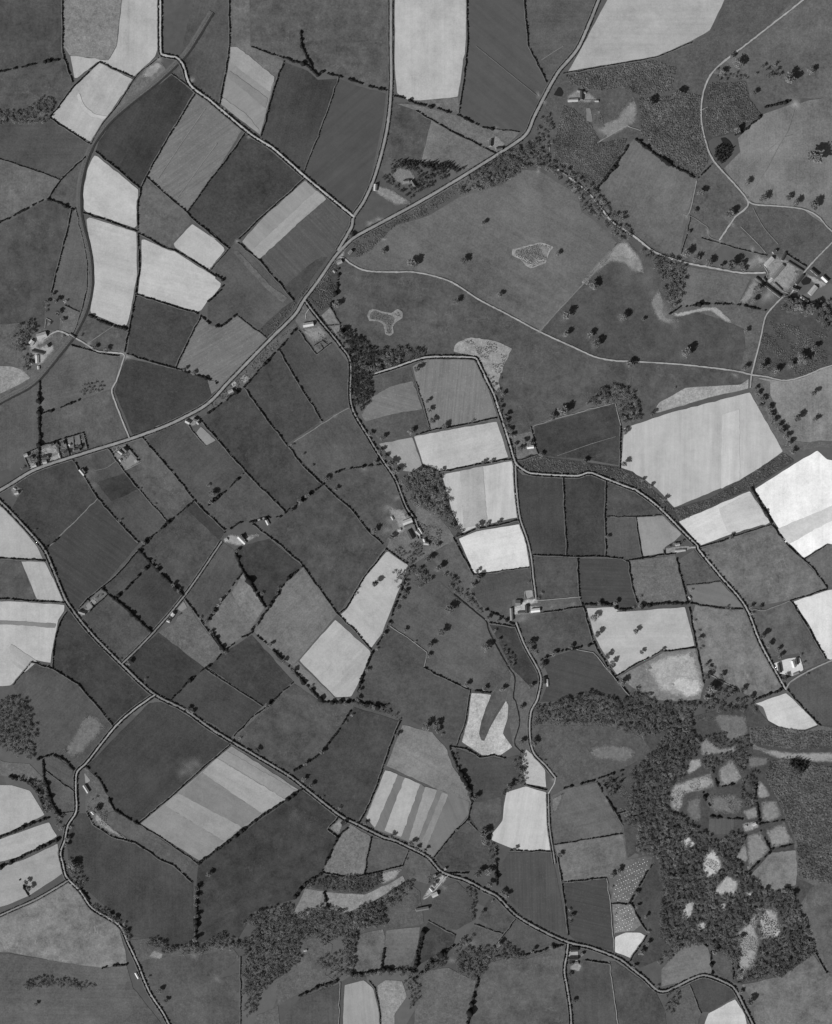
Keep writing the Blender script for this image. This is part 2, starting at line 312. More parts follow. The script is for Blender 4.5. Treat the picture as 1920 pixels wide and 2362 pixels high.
S 130 m d5 670,340 720,280 840,370 970,340 970,400 690,430
S 110 m d5 430,40 560,120 760,120 840,90 1050,100 1070,250 900,330 800,150 700,130 520,180
S 150 m d5 1090,350 1250,380 1400,400 1690,400 1900,400 1900,480 1600,480 1300,450 1200,410
S 108 m d5 1060,420 1250,440 1210,500 1060,540
S 140 m d5 1130,690 1150,620 1210,680 1240,750 1150,770
S 126 m d5 1160,790 1290,780 1340,910 1240,960 1170,950
S 136 m d5 1015,870 1120,830 1140,920 1060,940
S 132 m d5 1200,1020 1350,950 1430,1120 1250,1170
S 126 m d5 1040,1070 1160,1020 1240,1180 1060,1350 1050,1250
S 132 m d5 960,1240 1030,1120 1060,1250 1040,1280
S 110 m d5 740,740 900,720 980,740 1060,800 1000,900 780,900 720,800
S 106 m d5 570,780 690,740 690,960 610,960 560,860
S 96 r90 d5 750,930 950,930 940,1050 740,1060
S 92 p d5 200,1010 370,1010 370,1120 320,1200 190,1210 160,1150
S 130 p d6 1080,200 1240,20 1440,0 1450,180 1440,280 1230,330 1130,260
S 205 m d6 695,80 720,20 780,-20 825,55 860,120 800,215 715,230 690,150
S 205 m d5 550,1160 520,1110 580,1070 640,1130 600,1170
S 172 m d6 740,370 880,200 970,240 1000,240 950,380 860,360
S 160 m d6 1170,450 1300,480 1320,640 1240,720 1150,720 1130,600
S 190 m d6 550,430 630,410 610,520 520,590
S 195 m d6 630,610 700,575 740,610 670,640
S 165 m d6 820,420 880,420 880,530
S 190 m d6 1030,340 1100,330 1080,365
S 152 m d6 940,650 1030,600 1160,440 1170,480 1130,640 1160,740 1120,920 980,1050 970,760
S 195 m d6 1240,700 1300,620 1320,660 1260,710
F 104 m d5 1070,200 1280,190 1520,235 1640,185 1800,220 1800,340 1400,370 1080,330
F 98 m d5 1280,480 1400,430 1690,520 1900,560 1900,1600 1440,1400 1430,1100 1350,900 1290,760 1220,600
F 102 p d6 1560,300 1690,250 2000,250 2000,1100 1690,960 1520,680 1440,500
F 110 p d6 550,750 700,740 740,780 780,990 600,1040 370,1100 370,960 500,820
F 92 m d6 770,980 760,780 930,880 940,1060
F 112 p d6 1010,1080 1330,1010 1580,840 1690,980 2000,1000 2000,1600 1130,1600 1110,1300 1080,1180
F 82 p d6 600,1070 720,1020 940,1100 960,1180 760,1300 690,1300
F 217 s d6 740,1310 960,1190 1040,1310 1090,1600 650,1600
F 96 m d6 470,1140 590,1080 690,1310 600,1600 450,1600
# yards
S 150 m d2 20,280 100,275 200,390 240,520 150,520 60,440 -40,430 -130,500 -260,620 -200,490
S 168 m d2 15,285 95,280 160,380 120,420 30,390 -60,410 -130,470
S 130 m d2 340,640 370,700 400,880 520,900 430,930 340,900 280,760
S 155 m a2 290,1010 380,1000 440,1000 380,1060 300,1110 420,1080 440,1130 320,1270 290,1260 230,1100
S 138 m d2 1150,400 1270,370 1370,390 1500,500 1440,620 1380,690 1330,700 1180,600 1210,520 1120,470
S 132 m d2 1090,590 1150,600 1060,760 980,770
S 150 m d2 1520,520 1600,560 1690,610 1640,640 1540,560
S 195 m c4 860,500 960,480 980,520 880,540 1000,550 990,600 780,620 780,560
S 170 s c4 870,425 930,420 940,470 890,490
S 225 s d4 1260,1010 1380,970 1480,960 1510,1060 1420,1110 1320,1090 1290,1080
S 140 m b3 1430,1060 1560,1100 1640,1160 1690,1200 1600,1250 1470,1350 1430,1330 1520,1240 1460,1130
S 150 m b3 130,1330 180,1290 250,1300 420,1290 330,1350 250,1389 130,1360
S 150 m a3 330,600 450,560 470,640 340,690
S 150 m a3 340,710 480,640 490,690 380,730
S 160 m a3 240,720 290,715 295,760 250,770
S 120 m a3 90,905 130,900 190,940 140,1000 85,970
S 130 m a3 1480,370 1560,340 1620,400 1530,430
S 140 m a4 630,600 700,560 720,590 650,630
S 150 s a4 685,545 740,490 775,515 710,580
S 140 s a4 1420,570 1470,510 1500,560 1450,595
S 180 m c6 220,190 280,200 200,290 110,380 50,400 110,300
S 180 s c6 1215,820 1300,820 1300,900 1225,890
S 170 m c6 1240,940 1290,910 1330,940 1310,980 1240,965
S 130 m b5 980,1010 1050,930 1090,950 1050,1060
S 130 m c1 560,770 640,730 720,800 650,880
S 150 m b2 1080,310 1110,290 1090,380 1020,420 990,410
S 120 m b1 1480,980 1640,1010 1700,1150 1560,1140 1460,1080
S 130 m b1 1330,1120 1480,1170 1640,1280 1500,1300 1340,1190
S 140 m d5 1010,970 1130,950 1150,1000 1030,1040
# roads: name width tone hedged
R road 8.6 152 1 c1 1560,-600 1310,15 1150,215 1090,310 1010,460 940,600 880,730 700,860 300,1110 0,1285 b2 1400,110 1180,230 1090,310 1010,400 880,590 770,735 700,850 500,1050 170,1389 b3 60,190 0,245 a3 1600,290 1350,415 1040,530 700,635 290,770 85,890 -250,1090
R road 8.2 150 1 b1 1465,-600 1465,15 1465,370 1430,700 1340,1050 1250,1260 1165,1389 b2 1150,150 1040,340
R lane 5 196 1 a1 1288,-600 1290,80 1350,105 1420,120 1470,180 1510,310 1560,370 b1 0,445 340,725 520,840 800,1085 1170,1389
R lane 3.6 146 1 b2 775,740 880,880 1060,1100 1140,1230 b3 1150,260 1290,520 1400,700 1500,850 1590,1080 1660,1180 1700,1330
R drive 4 176 0 b2 1060,395 1085,400 1150,450 1260,500 1450,512 1620,510 c2 0,515 130,540 300,600 500,730 750,860 990,990 1250,1110 1440,1195 1600,1225 1700,1228 d2 540,1255 960,1305 1090,1335 1200,1350 1350,1380 1500,1350 1700,1270 2000,1200
R drive 4.5 176 0 d1 1700,-500 1060,0 900,120 780,230 720,340 690,470 690,640 740,850 800,960 1060,1270 960,1389 d2 930,110 830,260
R drive 4 172 0 d1 1060,1270 1130,1295 1300,1305 1500,1330 1620,1389 d2 1700,160 2000,400
R drive 4 172 0 d2 2000,20 1700,310 1530,490 1440,620 1400,690 1330,720 1210,850 1190,900 1150,1090 1090,1330 d3 1080,120
R lane 4 184 1 b2 1300,1335 1480,1280 c2 0,1215 80,1195 200,1190 470,1200 510,1260 570,1389 c3 620,170 680,350 740,540 795,720 850,770 920,805 1290,825 1390,800 1500,840 1736,930 d3 150,930 330,1060 560,1290 660,1389 d4 660,90 850,320 1040,550 1160,840 1350,1190 1370,1220
R lane 3.2 160 1 c3 795,740 800,900 830,1160 c4 885,0 920,150 940,330 960,490
R lane 3.5 160 1 c4 800,680 870,860 980,1060 1000,1150 970,1300 c5 960,0 920,80 910,250 940,400 1040,510 1120,610
R track 3 180 0 c5 1115,600 1110,650 1060,735
R track 2.6 140 1 c5 1060,740 1070,1000 1100,1200 1115,1300
R road 5.8 140 1 a3 -250,800 60,1090 300,1350 a4 360,110 420,250 520,490 600,610 740,780 1000,1040 1230,1250 1480,1380 b5 0,195 190,315 650,590 780,690 1060,910 1200,980 1400,1080 1500,1110 1736,1225 c5 110,1255 190,1350 c6 260,205 400,250 550,330 650,380 800,530 1000,650 1220,750 1400,790 1630,880 1736,960 d6 230,1030 340,1130 420,1130 600,1040 710,1005 850,1050 950,1110 1050,1300 1200,1600
R lane 3.9 172 1 a4 1240,1260 1060,1389 a5 920,200 690,490 620,560 612,700 615,870 550,980 520,1110 490,1200 510,1300 a6 540,220 650,330 740,460 960,600 1030,740 1110,910 1200,1130 1320,1320 1450,1600
R lane 4 176 0 a2 350,1050 440,990 480,985 600,1040 700,1095 780,1145 990,1170 980,1240 930,1389 a3 895,150 1035,520
R lane 3 140 1 a4 980,1010 1210,780 1480,460 1736,90 b4 110,30
R lane 4 160 1 c6 1220,760 1210,850 1190,980 1210,1100 1240,1310 1250,1600
R lane 4 156 0 d4 2000,880 1700,1000 1530,1080 1400,1160 1370,1210
R track 4 180 0 c6 260,200 190,280 120,360 60,400
R lane 3 140 1 a6 -250,640 80,490 300,390 560,235 540,215
R track 2 165 0 c4 970,505 1320,475
R track 3 126 0 c2 990,990 1150,810 1300,650 1450,490 1620,290
R track 2.5 170 0 b2 815,800 785,850 785,890
R track 2.2 150 0 d2 1000,150 1120,270 1200,360
R track 2 128 0 d2 1100,0 1180,150 1300,290
R track 2.5 150 0 c1 1450,800 1600,710 1690,660 d1 110,670 200,700
R track 3 140 0 c1 1065,810 1075,900
R track 3 150 0 d1 650,1100 600,1330 570,1389
R track 2 150 0 d1 690,535 740,510
R path 1.6 120 0 c3 1130,665 1400,570 1600,510
R path 1.8 130 0 a2 700,1085 910,945
R path 1.6 118 0 c1 480,20 700,200 980,430
R path 1.6 130 0 c1 1000,135 1180,20
R path 2 140 0 a1 1650,520 1450,810 1265,1090
R path 2 140 0 a1 1740,800 1600,990 1420,1240
R path 2 140 0 c3 790,550 840,560 890,595
R path 1.8 130 0 d1 1440,500 1380,700 1320,800 1200,1020 1080,1200
R path 1.8 126 0 d1 1420,730 1340,760 1230,850 1050,990
R path 2 124 0 d6 1450,1240 1560,1160 1690,1080 1900,960
R path 1.5 125 0 a3 760,780 850,760 930,705
R path 2 135 0 a3 1000,780 1130,715
R path 1.6 140 0 d2 540,50 620,75 700,130 740,160 750,230 830,265
R path 1.6 110 0 d6 650,640 d6 660,640
R lane 5 186 0 c1 1130,1010 1260,1100 1400,1220 1520,1370 c2 1560,100 1690,190 d2 180,250 300,345 430,400 560,440 770,480 1000,520 1200,520
# stream
A 2.2 c4 300,450 480,600 560,670 580,740 650,880 740,1040 790,1120 780,1280 c5 800,0 830,160 790,330 860,410
# water
P d1 840,760 880,755 920,790 945,840 910,835 860,800
P d2 1480,590 1520,550 1570,570 1550,610 1500,620
P c1 1100,415 1140,350 1160,360 1180,400 1165,430
# railway
L a1 1700,-250 1530,30 1450,130 1260,310 1060,470 880,630 760,790 690,950 645,1150 640,1330 a2 655,120 700,300 725,450 725,650 680,830 590,1010 500,1130 280,1389 a3 85,185 -250,360
# hedges
H m a1 505,-600 505,25 520,125 590,320
H d a1 -250,285 95,210 300,165 520,125
H m a1 405,600 600,340 800,150
H m a1 800,150 950,220 1080,275
H m a1 405,600 590,720 735,810
H t a1 -250,860 85,950 300,1025 490,1095
H m a1 690,910 490,1100 390,1250
H d a1 -50,1450 85,1400 250,1310 345,1260
H k a1 390,1255 500,1290 600,1335
H m a1 770,870 950,1010 1130,1165
H m a1 1570,400 1440,610 1300,840 1180,1060 1130,1165
H m a1 1130,1165 a2 1105,0 1110,190
H m a2 1110,200 1115,400 1120,480 1090,680
H m a2 1090,690 1040,960 1000,1150
H m a1 1180,1070 1340,1215 1500,1350 a2 1530,70 1736,240 b2 0,185 175,325
H m b1 300,715 150,930 0,1120 a1 1510,1340
H t a1 1380,245 1560,375
H t a1 1270,120 1150,210 1070,300 930,520 830,640 740,800
H m b1 175,-600 175,25 150,200 95,490
H m b1 610,145 540,330 425,745
H m b1 345,25 600,115
H k b1 600,115 800,180 880,260
H k b1 745,-100 750,25 790,110 830,180
H d b1 900,225 1050,260 1200,310 1300,345 1440,375
H t b1 1050,270 960,540 770,1030
H m b1 775,1080 600,1240 430,1389 b2 250,245
H m c1 410,-600 415,15 385,300 345,555
H d b1 1490,420 1560,430 1670,480 c1 180,520 340,575 530,670 620,690
H m c1 0,535 320,720 640,880
H m c1 850,-600 900,15 1000,210 1050,315
H t c1 530,670 830,710
H t c1 1180,240 1430,200 1736,145 d1 330,110 480,50 620,-10
H k c1 1690,830 1600,970 1440,1180
H k d1 160,770 400,950 640,1080
H d d1 660,1080 780,960
H k d1 1170,575 1060,680 950,740
H k d1 1200,510 1400,465
H t d2 600,60 580,190 525,370
H d d2 430,850 520,790 800,765 980,775 1200,820
H t d2 690,240 860,290 1000,330 1210,380
H m d2 1370,370 1530,470
H m a2 580,15 530,230 480,420 410,680
H m a2 670,40 850,95 1100,185
H m a2 1120,205 1250,275 1350,325 1400,335 1560,430 1736,550
H d b2 60,530 140,590 100,660 0,750
H t b2 170,325 30,490
H m a2 1095,690 1350,770 1590,845
H d a2 1610,860 1700,945 b2 40,945 100,950 230,855
H t b2 230,855 480,1045
H m a2 1610,870 1500,1090 1410,1280
H k a2 710,860 880,935 1020,970
H m a2 1015,1165 1200,1225 1400,1280
H d a2 1410,1285 1736,1389 b3 70,90
H t a2 520,775 640,830
H m a2 570,1095 700,1130 800,1165 960,1180
H t a2 610,0 660,220 700,420 700,650 650,840 590,1000
H m b2 235,270 420,420 690,740
H m b2 575,1140 720,1389 b3 915,385
H d b2 710,960 550,1150 b3 290,110 0,325
H t b2 730,980 870,1170 990,1075
H d b2 1050,480 1040,640 980,790
H t b2 980,790 1060,920 1065,1000
H m b3 290,110 460,350 640,585
H m b3 650,590 760,740 920,890
H m b3 930,890 1000,960 1150,1090 1300,1280 1400,1370
H b b3 1130,280 1010,345 830,465 680,560
H d b3 620,1120 750,1020 930,890
H d b3 1020,800 1090,770 1250,750 1390,735
H m a3 1600,370 b3 60,510 300,790
H m b3 300,790 620,1110
H d b3 290,800 150,940 0,1060
H d b3 130,1280 250,1200 370,1190 450,1165 590,1150
H m b3 360,1210 600,1389 b4 760,220
H m b4 760,220 1040,610
H m b4 1040,610 1180,740 1310,900
H k a3 315,70 315,590 310,740
H d a3 335,325 480,280 640,215
H t a3 190,650 320,590
H m a3 320,585 520,520 670,475
H m a3 670,475 705,610
H t a3 190,655 240,765
H m a3 580,690 690,850 780,1000
H m a3 780,1000 950,1190 1110,1360
H m a3 870,605 1000,790 1110,925
H t a3 1110,925 1340,1190
H m a3 1010,575 1120,700
H m a3 1140,515 1380,790 1550,1010
H m a3 1560,1020 1660,1130 b3 0,1130 140,1260
H d a3 1560,1020 1400,1150 1300,1240 1130,1380
H b a3 780,1005 600,1190 390,1389
H t a3 1490,390 1600,530 1650,580
H m a3 525,530 560,660
H m a3 460,550 490,680
H m a4 1110,100 1000,230 880,350 700,490 630,570
H k a4 1210,0 1120,90
H k a4 1110,100 1200,200 1330,330 1470,465
H d a4 1195,215 1050,370 930,490
H k a4 820,410 860,450 1000,560 1210,755
H m a4 1475,480 1580,620 1736,840 b4 130,910
H d a4 360,90 470,0
H m a4 -250,150 80,165 360,185
H m a4 -250,480 80,490 300,510 520,520
H m a4 540,590 490,660 450,780 430,900 425,1045
H m a4 255,995 430,1050 630,1170
H m a4 630,1170 720,1280 820,1389 a5 910,185
H t a4 255,995 110,1180
H d a4 1370,1305 1500,1160 1600,1080
H d a4 1600,1080 1736,980 b4 100,935
H t a4 1650,1050 1736,1110 b4 0,1060 440,1350
H k b4 220,130 280,270 460,555
H d b4 755,230 640,330 500,540
H k b4 500,540 390,700 350,740
H d b4 280,270 160,440 0,660
H k b4 20,740 130,910
H d b4 350,760 240,820 130,910
H d b4 360,750 500,880 620,1000 700,1090
H k b4 700,1090 800,1190 920,1320
H d b4 680,1160 560,1270 480,1340
H m b4 1430,90 1250,320 1110,560 1050,605
H m b4 1430,90 1600,210
H d b4 1620,240 1500,540 1450,700
H d b4 1450,700 1310,930 1230,1130 1190,1270
H b b4 1450,700 1600,800 c4 0,850 90,920 65,1040
H m c4 65,1040 200,1110 435,1220
H d c4 440,1220 600,1245
H t c4 435,1225 410,1389 c5 390,180 325,350
H k b4 920,1320 1180,1310 1400,1370
H t c3 0,70 60,250 115,450
H m c3 0,495 120,460 400,410 650,360
H m c3 185,795 500,730 770,690
H m c3 310,1320 480,1250 830,1180
H t c3 920,430 980,650
H b c3 935,430 1100,370 1590,240
H b c3 1595,245 1640,420
H m c3 1640,430 1635,770
H m c3 1180,835 1190,1100 1210,1389 c4 1205,140
H m c3 1525,860 1515,1100 1525,1389 c4 1520,150
H t c3 1530,1150 1760,1150 d3 380,1135
H t d3 165,1150 200,1389 d4 215,155
H m c4 930,135 1280,150 1520,150 1650,165 1700,190
H m d4 105,185 140,400 180,530
H m d4 110,180 390,135
H m d4 490,170 550,400 580,520
H m d4 590,560 610,660 650,880
H m d4 655,890 690,1060 710,1170
H t d4 570,380 840,350
H k d4 190,550 400,525 580,525
H m d4 600,525 850,565 1030,570
H b d4 1080,580 1210,580 1400,505
H m d4 1400,505 1690,415
H m d4 1410,510 1550,720 1690,975
H t d4 680,75 950,0
H k d3 1090,920 1250,1200
H m d3 1260,1220 1390,1389 d4 1510,175
H m d4 1510,175 1600,260 1700,400
H t d3 700,1389 1250,1215
H t d4 1510,175 1700,50
H m d4 0,1110 180,1000 360,910 650,880
H m d4 1380,1220 1530,1389 d5 1650,190
H k d4 1120,1300 1340,1210
H b d4 760,1100 870,1160 980,1210
H m c4 300,0 460,295
H t c4 470,295 910,235
H m c4 1295,170 1310,460 1335,545
H m c4 1000,600 1340,550
H k c4 1340,540 1470,530 1560,540
H k d4 0,560 60,580 150,570
H m c4 1345,560 1420,830 1480,940
H m c4 1480,940 1600,1130 1736,1280
H d c4 1000,980 1150,910 1270,890 1420,850
H b c4 1270,890 1420,920 1580,1110 1736,1300
H d c4 540,570 660,620 790,700
H m c4 590,680 800,710
H m c5 270,350 330,360 400,370 510,440 620,420 720,450
H k c5 270,360 330,520 430,700 450,800
H m c5 450,800 420,930 290,1060 140,1250
H t c5 430,960 490,1025
H m c5 870,660 1050,705
H m c5 760,1190 1100,1200
H m c5 1110,1145 1660,1050
H d c5 1190,690 1330,650 1450,620
H d c5 1450,640 1550,800 1670,990
H d c5 1460,610 1660,540
H m c6 1140,60 1170,250 1200,450 1225,690
H m c6 1190,265 1530,225
H b c6 1530,235 1560,420 1590,820
H m c6 1570,435 1736,430 d6 130,435
H m d6 130,435 210,590 260,660
H d d6 300,100 200,270 110,430
H m d6 250,690 120,890
H m c6 1360,890 1550,915
H b c6 1550,900 1610,1310 1630,1600
H k c6 0,930 40,760 60,640
H t c6 100,570 320,690
H t c6 470,600 710,685
H t c6 640,770 800,565
H d c6 830,860 1180,770
H k c6 500,1030 430,1310 400,1500
H k c6 0,1030 130,900 300,770
H d c6 640,0 650,290
H m c6 270,190 420,190
H k b5 750,700 400,930 0,1235 a5 1590,1290
H m b5 175,345 0,490 a5 1400,730 1110,970
H d a5 700,510 800,610 870,750 920,860
H k a5 920,860 1110,970
H t a5 1110,970 1300,1080 1590,1290
H m a5 700,870 760,980 900,1070 1090,1120
H m a5 1090,1120 1300,1260 a6 1400,120 1550,260
H k a6 1585,270 1570,730
H m b5 210,270 350,120 480,30
H d b5 1160,40 1050,220 920,390 780,500 670,560
H m b5 1540,150 1450,370 1390,560 1300,800 1210,965
H m b5 1310,1080 1250,1389
H d b5 1140,980 1040,1080 915,1350
H m b5 1050,910 960,1020 1045,1080
H t b5 1610,1190 1560,1310
H m b6 1560,130 1400,170 1240,205 1130,220 920,180
H k b6 920,180 770,280 680,400
H k b6 930,340 960,470
H k b6 1410,800 1390,960
H k b6 1720,640 1640,1000
H k b6 1150,1000 1420,960 1640,970
H k b6 730,1170 900,1090 1040,1050
H t b6 1290,1050 1340,1110 1380,1320 1390,1600
H t b6 265,850 265,1600
H b b6 1060,1060 1040,1600
H d a5 290,460 430,410
H k a5 440,420 540,470 600,540
H t a5 370,540 600,710
H t a5 440,890 600,870
H k a5 -100,1120 80,1050 250,970 400,920
H k a5 -100,1360 80,1290 200,1220 480,1090
H k a5 350,460 360,600 420,800 480,900
H k a5 80,590 230,630 320,720 370,880
H d a6 160,230 240,375
H k a6 600,250 720,400
H d a6 830,940 920,915 1020,910
H t d6 600,1080 690,1310
H d d6 710,750 760,800 775,990
H d d6 935,860 950,1070
H m d6 1520,680 1600,820 1690,980
H d d6 980,1060 1100,1020
H d d5 780,540 820,680
H d d5 820,680 960,650
H d d5 700,720 720,780 760,830
H d d5 1110,640 1130,770 1150,950
H d d5 1150,970 1350,940
H d d5 1160,1020 1240,1180
H d d5 1250,1170 1430,1130
H d d5 1240,1190 1050,1360
H d d5 760,910 1060,940
H m d5 20,890 160,850
H m d5 0,870 60,980
H b d2 1190,470 1220,520 1180,600
H b d2 1270,440 1400,440 1500,510
H b d2 1260,600 1340,670 1400,690
H t a3 640,490 660,610
H t a3 590,505 600,620
H t b2 850,1100 920,1060 960,1090
H t b2 900,1080 930,1130
H t b2 960,940 1060,930
H t c3 790,560 800,700 870,690 970,655
H b c4 870,430 875,490
H b a2 360,960 370,880 410,900
H m d4 390,90 400,135 480,125
H m a4 700,490 760,560
H m a4 860,455 790,520 720,590
# woods: kind rmin rmax cover
W dec 2.5 4 .8 a1 80,550 210,540 350,430 420,450 440,520 400,600 350,650 80,650 -150,660 -150,560
W scr 1.2 2.2 .75 b2 1180,390 1150,265 c1 0,1320 400,1090 300,1220 100,1370 b2 1500,140 1300,340 1200,395
W dec 3.5 6 .9 c1 400,1090 700,880 830,830 860,990 700,1125 480,1180 330,1215
W dec 3.5 6 .9 c1 830,840 960,760 1030,900 1250,1050 1440,1190 1550,1330 c2 1480,0 1640,60 1736,220 1640,280 1450,110 1330,20 c1 1320,1330 1290,1210 1000,1010 860,1000
W eve 2.5 5 .45 b1 1480,940 1736,950 c1 60,960 390,1000 170,1130 0,1200 b1 1640,1250 1380,1080
W con 2.5 4 .8 c1 60,955 240,960 390,1000 340,1020 210,1000 70,1000
W con 2.5 4 .8 b1 1490,935 1560,935 1736,960 1736,990 1560,975
W dec 4 6.5 .9 d2 370,400 540,450 560,480 490,780 420,840 370,600 310,450
W dec 3 5 .7 d2 200,350 300,450 370,540 400,560 420,430 280,350
W eve 3.5 6 .9 b2 1040,980 1100,960 1250,1070 1370,1150 1340,1250 1150,1220
W dec 4 6.5 .9 b2 1340,1250 1380,1150 1550,1110 1736,1180 c2 60,1170 b2 1600,1235 1300,1320 1200,1250
W eve 3.5 5.5 .9 b2 1150,1210 1300,1310 b3 1310,90 1300,230 1230,300 1150,230 1140,0
W dec 4 6.5 .95 b3 1550,830 1700,770 c3 150,770 200,920 260,1080 290,1200 370,1290 320,1320 200,1170 0,1050 b3 1660,1080 1560,950
W scr 1.2 2.4 .9 c3 840,730 920,660 1080,690 1620,760 1736,800 d3 200,850 470,1090 560,1080 500,1195 370,1095 200,925 0,845 c3 1400,785 1300,810 900,790
W scr 1.2 2.4 .85 d3 480,1095 750,1015 1350,645 1425,695 1100,910 520,1185
W dec 3.5 5.5 .9 c3 1350,275 1450,145 1580,95 1670,135 1680,180 d3 80,120 160,210 180,330 230,345 170,395 40,415 20,300 c3 1590,240
W scr 1 2.2 .75 c1 1100,800 1180,500 1250,520 1400,650 1480,800 1690,760 1600,960 1440,1170 1260,1050 1110,970
W scr 1.3 3 .8 c1 1200,260 1720,170 1736,330 1500,380 1380,370 1250,330
W dec 2 3.8 .5 c1 960,620 1060,560 1100,680 1080,900 960,760
W scr 1.2 2.8 .75 d1 180,440 330,440 560,400 680,420 680,640 740,860 740,950 640,1070 400,930 200,720 200,560
W scr 1.2 2.6 .72 d1 0,180 300,140 480,200 450,380 200,420 60,360
W scr 1.2 2.6 .8 d1 760,320 1040,310 1060,430 840,490 720,470
W scr 1.2 2.6 .8 d1 720,520 1060,440 1160,570 960,700 780,750 720,650
W con 3 5 .95 d1 785,860 830,820 890,840 910,880 900,930 860,955 800,930
W dec 3.5 5.5 .7 d1 1170,190 1260,155 1330,200 1320,270 1200,270
W dec 2 3.5 .5 d1 800,210 1000,250 1150,240 1050,300 800,300
W dec 3.5 6 .8 d2 1340,720 1420,710 1560,770 1700,720 1900,760 1900,1000 1700,1000 1560,860 1400,840 1300,800
W scr 1 2 .4 d2 1220,900 1690,1010 1690,1260 1500,1340 1130,1290 1170,1060
W scr 1.2 2.4 .6 b2 680,760 800,630 790,670 490,1040 420,975
W scr 1.2 2.4 .6 b2 990,440 1040,480 1020,640 970,780 900,820 810,720
W scr 1.2 2.2 .4 b2 690,930 540,1130 350,1370 b3 30,310 20,260 260,20 b2 490,1100
W scr 1 1.8 .6 b2 1310,850 1340,830 1470,860 1530,830 1540,870 1470,930 1470,1000 1430,1000 1415,910 1310,890
W scr 1 1.8 .55 c2 800,340 990,285 1080,310 1040,420 930,470 880,440 800,375
W scr 1 2 .22 c2 340,1090 450,1050 640,1080 750,1130 660,1370 600,1330 500,1180
W dec 1.5 3.2 .5 a3 650,100 760,80 880,90 890,120 800,150 650,190
W dec 3 5 .85 a2 150,920 260,900 300,960 260,1010 230,1080 180,1160 100,1080 110,980
W dec 3 5 .85 a2 190,1180 250,1190 250,1290 200,1300 175,1250
W dec 2.5 4.5 .6 c3 560,0 690,10 660,160 690,350 780,530 740,500 640,240
W dec 3 5 .8 c4 200,260 300,320 400,430 500,560 560,640 500,600 400,500 290,430
W dec 4 6 .9 c4 -60,200 40,250 110,340 40,400 -20,360
W dec 3 5.5 .95 c4 1020,1350 1130,1310 1380,1240 1600,1300 1630,1370 d4 0,1340 150,1220 250,1270 330,1330 520,1330 650,1350 d5 600,120 620,260 440,220 220,280 60,220 c5 1480,170 1100,170 930,190 950,50
W dec 3 5 .7 d4 760,1180 960,1220 1000,1300 1100,1280 1110,1389 700,1389 690,1290
W dec 2.4 5.2 .8 d5 110,560 300,400 440,220 620,260 670,300 640,440 560,480 540,600 420,680 420,860 560,930 620,1000 820,1120 960,1000 1020,1090 940,1240 d6 1050,180 1150,280 1230,340 1400,320 1450,460 1530,650 1600,820 1330,1000 1010,1060 930,880 740,760 700,740 500,800 340,680 380,300 330,60 d5 160,1210 180,1000 60,980 130,640
W dec 2.2 4 .6 d5 700,270 1060,230 1080,460 1010,560 900,440 760,560 690,500
W dec 2 3.5 .6 d5 1020,600 1110,540 1150,560 1110,760 1130,830 1010,860 970,760
W scr 1.2 3 .85 d5 1080,210 1280,195 1520,235 1800,225 1800,350 1450,380 1100,330
W scr 1.2 3.2 .8 d5 1230,480 1400,430 1640,500 1900,560 1900,1500 1460,1389 1440,1100 1350,900 1290,760 1200,600
W con 3 5 .9 d5 1400,440 1430,420 1530,470 1540,520 1480,560 1400,490
W dec 2.8 5 .95 b6 380,490 650,430 700,520 790,480 950,460 1060,480 1130,540 1250,440 1400,400 1450,320 1600,260 1640,260 1480,380 1400,480 1420,600 1190,650 1160,980 1100,1010 1080,700 1000,720 930,760 860,700 740,720 720,900 560,1030 480,1090 400,1180 290,1170 290,880 280,800 160,740 270,720 400,620 270,570
W dec 2 3.4 .95 b6 860,255 930,225 1380,190 1395,270 1250,345 940,318
W dec 2.5 4 .8 b6 760,280 830,220 860,260 820,310
W dec 3 5 .9 a6 1180,730 1260,690 1380,790 1500,740 1640,760 b6 0,740 100,650 230,740 280,790 0,780 a6 1640,820 1500,830 1300,810
W dec 2.5 4.5 .8 a4 85,1270 200,1300 240,1389 a5 270,120 290,250 260,400 290,450 180,440 80,380 -100,300 -100,0
W dec 2.5 4.5 .8 a5 100,590 230,630 300,700 370,880 430,860 400,730 350,650 240,610
W dec 2.5 4.5 .7 a5 440,880 500,900 500,1050 470,1040
W dec 3 5 .9 c6 330,850 420,780 500,830 520,1000 480,1040 380,1010 310,930
W dec 2.8 4.6 .9 c6 490,800 600,790 740,760 840,850 900,860 760,880 580,900 530,1000
W dec 2.8 4.6 .85 c6 20,1020 90,900 180,840 260,880 220,940 90,980
W dec 2.8 4.6 .85 c6 400,700 470,690 400,760 300,840 290,780
W dec 2.5 4 .8 c6 380,300 460,330 480,420 460,560 420,540 440,420
W dec 2.5 4.2 .8 a6 180,1060 340,1020 560,1040 780,1090 720,1110 400,1090 200,1110
W dec 2.5 4.2 .7 c4 700,860 790,960 790,1030 740,1040 690,960
W dec 2 4 .7 c5 810,380 870,420 880,640 760,690 720,740 690,760 700,690 820,600 780,480
W dec 2.5 4 .7 c5 500,1010 590,1000 600,1060 590,1110 640,1180 640,1320 600,1300 540,1100
W dec 2 3.6 .6 c5 300,370 340,420 330,500 420,640 450,740 430,760 330,540
W dec 3 5 .8 b6 1180,490 1250,440 1400,480 1420,600 1200,640
W mix 3 5 .7 c5 1480,640 1640,590 1660,640 1560,760
W dec 2.5 4.2 .7 b6 860,880 950,840 1060,820 1060,1040 960,1000
W dec 2.5 4.2 .8 b6 300,1180 400,1180 390,1300 300,1330
W dec 2.2 4 .6 b6 1420,440 1600,280 1640,300 1500,470
W dec 1.5 3 .5 b4 1480,110 1600,200 1720,160 1700,40 1600,40
